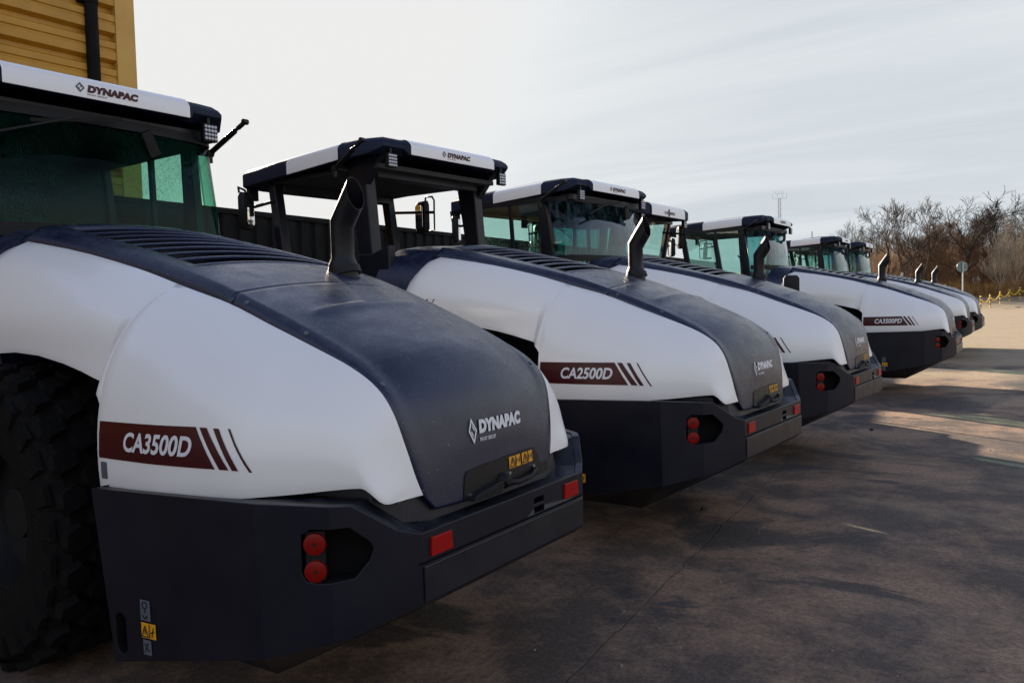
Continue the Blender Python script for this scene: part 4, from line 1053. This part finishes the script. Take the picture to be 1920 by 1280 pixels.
#SECTION trees
def bark(name, c, c2): return mat(name, c, .85, spec=.2, noise=(6, .35), bump=(25, .4))
BK = {'brown': bark('brown_bark', (.095, .07, .052), 0), 'dark': bark('dark_bark', (.062, .048, .040), 0), 'pale': bark('pale_bark', (.42, .35, .26), 0), 'birch': bark('birch_bark', (.55, .52, .48), 0), 'russet': bark('russet_twigs', (.20, .12, .07), 0)}
def tree_mesh(seed, H, spread, levels, trunk_h, r0, lean=0, up=.35, nb=(5, 5), stems=1):
    rnd = random.Random(seed); trunk = bmesh.new(); crown = bmesh.new()
    def twig(bm, a, b, ra, rb, seg):
        t = (b-a).normalized(); s = t.cross(Vector((.3, .5, .8))).normalized(); k = t.cross(s)
        A_ = [bm.verts.new(a+(s*math.cos(2*math.pi*i/seg)+k*math.sin(2*math.pi*i/seg))*ra) for i in range(seg)]
        B_ = [bm.verts.new(b+(s*math.cos(2*math.pi*i/seg)+k*math.sin(2*math.pi*i/seg))*rb) for i in range(seg)]
        for i in range(seg): bm.faces.new((A_[i], A_[(i+1) % seg], B_[(i+1) % seg], B_[i]))
    def grow(p, d, L, r, lv, bm):
        n = 4 if lv > 1 else 3; seg = 6 if lv >= levels-1 else (4 if lv > 1 else 3); pts = [p]; dd = d.copy()
        for k in range(n):
            dd = (dd+Vector((rnd.gauss(0, .14), rnd.gauss(0, .14), rnd.gauss(.04, .09)))).normalized(); q = pts[-1]+dd*L/n
            r1 = r*(1-.75*k/n); r2 = r*(1-.75*(k+1)/n); twig(bm, pts[-1], q, max(r1, .020), max(r2, .012), seg); pts.append(q)
        if lv <= 0: return
        nchild = rnd.randint(*nb)+(1 if lv == levels else 0)
        for c in range(nchild):
            f = .30+.70*(c+rnd.random()*.7)/nchild; f = min(f, .999); i = min(int(f*n), n-1); q = pts[i].lerp(pts[i+1], f*n-i)
            a = rnd.uniform(0, 2*math.pi); base = (pts[i+1]-pts[i]).normalized(); s = base.cross(Vector((math.cos(a), math.sin(a), .2))).normalized()
            ang = rnd.uniform(.45, .95)*spread; nd = (base*math.cos(ang)+s*math.sin(ang)); nd.z += up*rnd.uniform(.3, 1); nd.normalize()
            grow(q, nd, L*rnd.uniform(.56, .80)*(1.08-.30*f), r*(1-.6*f)*.62, lv-1, crown)
    for s in range(stems):
        off = Vector((rnd.uniform(-1, 1), rnd.uniform(-1, 1), 0))*(.35 if stems > 1 else 0)
        d = Vector((lean+rnd.gauss(0, .05)+(rnd.uniform(-.3, .3) if stems > 1 else 0), rnd.gauss(0, .05)+(rnd.uniform(-.3, .3) if stems > 1 else 0), 1)).normalized()
        p = off; q = p+d*trunk_h
        twig(trunk, p-Vector((0, 0, .3)), p+d*trunk_h*.5, r0*1.15, r0*.95, 8); twig(trunk, p+d*trunk_h*.5, q, r0*.95, r0*.85, 8)
        grow(q, d, (H-trunk_h)*.62, r0*.85, levels, crown)
        for c in range(2):
            a = rnd.uniform(0, 6.28); nd = Vector((math.cos(a)*.6, math.sin(a)*.6, .75)).normalized(); grow(q-d*trunk_h*rnd.uniform(0, .35), nd, (H-trunk_h)*.5, r0*.5, levels-1, crown)
    return trunk, crown
PROTO = {}
def tree(kind, u, vtop, D, label, mat_t, mat_c, spec, width=1.0, rz=0.0):
    """spec keys a shared mesh; scaled so that its top reaches pixel row vtop"""
    t = px(u, vtop, D); gz = ground_z(t.x, t.y); H = t.z-gz
    if spec not in PROTO:
        seed, kw = spec; a, b = tree_mesh(seed, 12.0, **dict(kw))
        top = max(v.co.z for v in b.verts)
        for bm_ in (a, b): bmesh.ops.scale(bm_, vec=(12/top,)*3, verts=bm_.verts)
        ms = []
        for nm_, bm_ in (('trunk', a), ('crown', b)):
            me = bpy.data.meshes.new(nm_); bm_.to_mesh(me); bm_.free(); ms.append(me)
        PROTO[spec] = ms
    e = empty(kind, (t.x, t.y, gz-.1), rz); s = H/12; e.scale = (s*width, s*width, s)
    tag(e, label, 'tree', 'bare winter trees at the edge of the yard')
    for nm_, me, mt in (('trunk', PROTO[spec][0], mat_t), ('crown', PROTO[spec][1], mat_c)):
        o = bpy.data.objects.new(nm_, me); COL.objects.link(o); o.parent = e
        if not me.materials: me.materials.append(mt)
        o.material_slots[0].link = 'OBJECT'; o.material_slots[0].material = mt
K1 = (11, (('spread', 1.0), ('levels', 4), ('trunk_h', 2.6), ('r0', .20), ('nb', (3, 5))))
K2 = (23, (('spread', .75), ('levels', 4), ('trunk_h', 3.2), ('r0', .15), ('nb', (3, 5)), ('up', .55)))
K3 = (37, (('spread', 1.15), ('levels', 4), ('trunk_h', 2.0), ('r0', .26), ('nb', (4, 5)), ('up', .35)))
K4 = (41, (('spread', .45), ('levels', 3), ('trunk_h', 1.5), ('r0', .07), ('nb', (4, 5)), ('up', .8), ('stems', 6)))
K5 = (59, (('spread', .9), ('levels', 4), ('trunk_h', 2.0), ('r0', .12), ('nb', (5, 6)), ('up', .4), ('stems', 2)))
tree('bare_tree', 1598, 410, 88, 'leftmost bare tree, low and rounded, just above the farthest cab roofs', BK['dark'], BK['dark'], K3, 1.3, .4)
tree('bare_tree', 1632, 440, 92, 'small bare tree right behind the farthest cab roof', BK['brown'], BK['brown'], K1, .9, 2.0)
tree('birch_tree', 1690, 366, 78, 'tall bare birch with a pale trunk and wide airy crown', BK['birch'], BK['brown'], K2, 1.5, 0.3)
tree('bare_tree', 1668, 380, 80, 'bare tree with thin branches leaning left of the pale birch', BK['dark'], BK['dark'], K1, 1.3, 3.7)
tree('bare_tree', 1737, 366, 78.5, 'tall bare tree with a dark forked trunk between the birch and the oak', BK['dark'], BK['brown'], K2, 1.35, 2.6)
tree('oak_tree', 1806, 358, 80, 'large dark bare oak with heavy twisting limbs, highest of the woods', BK['dark'], BK['dark'], K3, 1.5, 1.1)
tree('bare_tree', 1775, 398, 81, 'bare tree filling in left below the large dark oak', BK['brown'], BK['russet'], K5, 1.1, .2)
tree('bare_tree', 1842, 384, 82, 'bare brown tree to the right of the large dark oak', BK['brown'], BK['brown'], K5, 1.2, 4.0)
tree('bare_tree', 1872, 376, 84, 'bare dark tree directly left of the pylon', BK['dark'], BK['dark'], K1, 1.2, 5.0)
tree('bare_tree', 1905, 368, 84, 'bare dark tree under the pylon at the right edge', BK['dark'], BK['dark'], K3, 1.1, 2.2)
tree('young_tree', 1878, 420, 77, 'clump of slender pale stems rising from the bushes', BK['pale'], BK['pale'], K4, 1.0, 0)
tree('young_tree', 1902, 392, 77.5, 'tallest clump of slender pale stems near the right edge', BK['pale'], BK['pale'], K4, .9, 1.9)
tree('bare_tree', 1822, 452, 82, 'short russet bare tree in front of the woods, above the round sign', BK['russet'], BK['russet'], K5, 1.2, 1.5)
tree('bare_tree', 1760, 462, 82, 'short russet bare tree in front of the woods, left of the round sign', BK['russet'], BK['russet'], K5, 1.2, 3.1)
tree('bare_tree', 1712, 470, 82, 'short russet bare tree beside the foot of the pale birch', BK['brown'], BK['russet'], K5, 1.2, 5.1)
# tangled undergrowth and the far wood behind, countless stems
rnd = random.Random(5)
def thicket(name, label, n, area, hmin, hmax, material, rad, kinds=3):
    bm = bmesh.new()
    for _ in range(n):
        D, l = area(); x, y = from_fl(D, l); p = Vector((x, y, ground_z(x, y)-.05)); h = rnd.uniform(hmin, hmax)
        d = Vector((rnd.gauss(0, .22), rnd.gauss(0, .22), 1)).normalized(); side = rgt
        q = p; m_ = 4
        for k in range(m_):
            q2 = q+(d+Vector((rnd.gauss(0, .2), rnd.gauss(0, .2), 0)))*h/m_; w = rad*(1-k/m_*.7); w2 = rad*(1-(k+1)/m_*.7)
            a, b, c_, e_ = [bm.verts.new(v) for v in (q-side*w, q+side*w, q2+side*w2, q2-side*w2)]; bm.faces.new((a, b, c_, e_))
            a, b, c_, e_ = [bm.verts.new(v) for v in (q-fwd*w, q+fwd*w, q2+fwd*w2, q2-fwd*w2)]; bm.faces.new((a, b, c_, e_))
            if k:
                for _2 in range(kinds):
                    t_ = Vector((rnd.gauss(0, 1), rnd.gauss(0, 1), abs(rnd.gauss(.6, .5)))).normalized()*h*rnd.uniform(.12, .30)
                    v1 = q2+t_; a, b, c_ = [bm.verts.new(v) for v in (q2-side*w2*.8, q2+side*w2*.8, v1)]; bm.faces.new((a, b, c_))
                    v2 = q2+t_*.6+Vector((rnd.gauss(0, .3), rnd.gauss(0, .3), rnd.uniform(0, .5)))*h*.12; a, b, c_ = [bm.verts.new(v) for v in (q2+t_*.4-side*w2*.5, q2+t_*.4+side*w2*.5, v2)]; bm.faces.new((a, b, c_))
            q = q2
    o = link_mesh(name, bm, material); tag(o, label, 'undergrowth', kind='stuff'); return o
def A1():
    D = rnd.uniform(98, 125); return D, rnd.uniform(.40, .72)*D
def A2():
    D = rnd.uniform(79, 96); return D, rnd.uniform(.42, .70)*D
def A3():
    D = rnd.uniform(75.5, 84); return D, rnd.uniform(.50, .70)*D
M['wood_far'] = mat('far_wood_bark', (.16, .115, .085), .9, spec=.1, noise=(.3, .5))
M['brush'] = mat('dry_brush', (.30, .175, .10), .9, spec=.1, noise=(.6, .5))
M['grass'] = mat('dry_grass', (.46, .29, .12), .9, spec=.1, noise=(1.0, .5))
def leafy(name, c, amt=.5):
    m = bpy.data.materials.new(name); m.use_nodes = True; nt = m.node_tree; N = nt.nodes; L = nt.links; N.clear()
    out = N.new('ShaderNodeOutputMaterial'); d = N.new('ShaderNodeBsdfDiffuse'); t = N.new('ShaderNodeBsdfTranslucent'); x = N.new('ShaderNodeMixShader'); x.inputs[0].default_value = amt
    tc = N.new('ShaderNodeTexCoord'); n = N.new('ShaderNodeTexNoise'); n.inputs['Scale'].default_value = .5; n.inputs['Detail'].default_value = 6; L.new(tc.outputs['Object'], n.inputs['Vector'])
    rp = N.new('ShaderNodeValToRGB'); rp.color_ramp.elements[0].position = .35; rp.color_ramp.elements[0].color = (*[q*.45 for q in c], 1); rp.color_ramp.elements[1].position = .65; rp.color_ramp.elements[1].color = (*c, 1)
    L.new(n.outputs[0], rp.inputs[0]); L.new(rp.outputs[0], d.inputs[0]); L.new(rp.outputs[0], t.inputs[0]); L.new(d.outputs[0], x.inputs[1]); L.new(t.outputs[0], x.inputs[2]); L.new(x.outputs[0], out.inputs[0]); return m
M['wood_far'] = leafy('far_wood_bark', (.13, .10, .075), .2); M['brush'] = leafy('dry_brush', (.27, .175, .115), .4); M['grass'] = leafy('dry_grass', (.60, .38, .17), .55)
thicket('far_wood', 'dim brown mass of bare woods behind the nearer trees', 900, A1, 2.5, 5.0, M['wood_far'], .05, 4)
thicket('undergrowth', 'tangled leafless brown bushes below the trees', 3000, A2, 1.0, 3.3, M['brush'], .028, 4)
thicket('dry_grass', 'ochre dead grass and brambles on the bank behind the chain posts', 5200, A3, .3, 1.3, M['grass'], .022, 2)
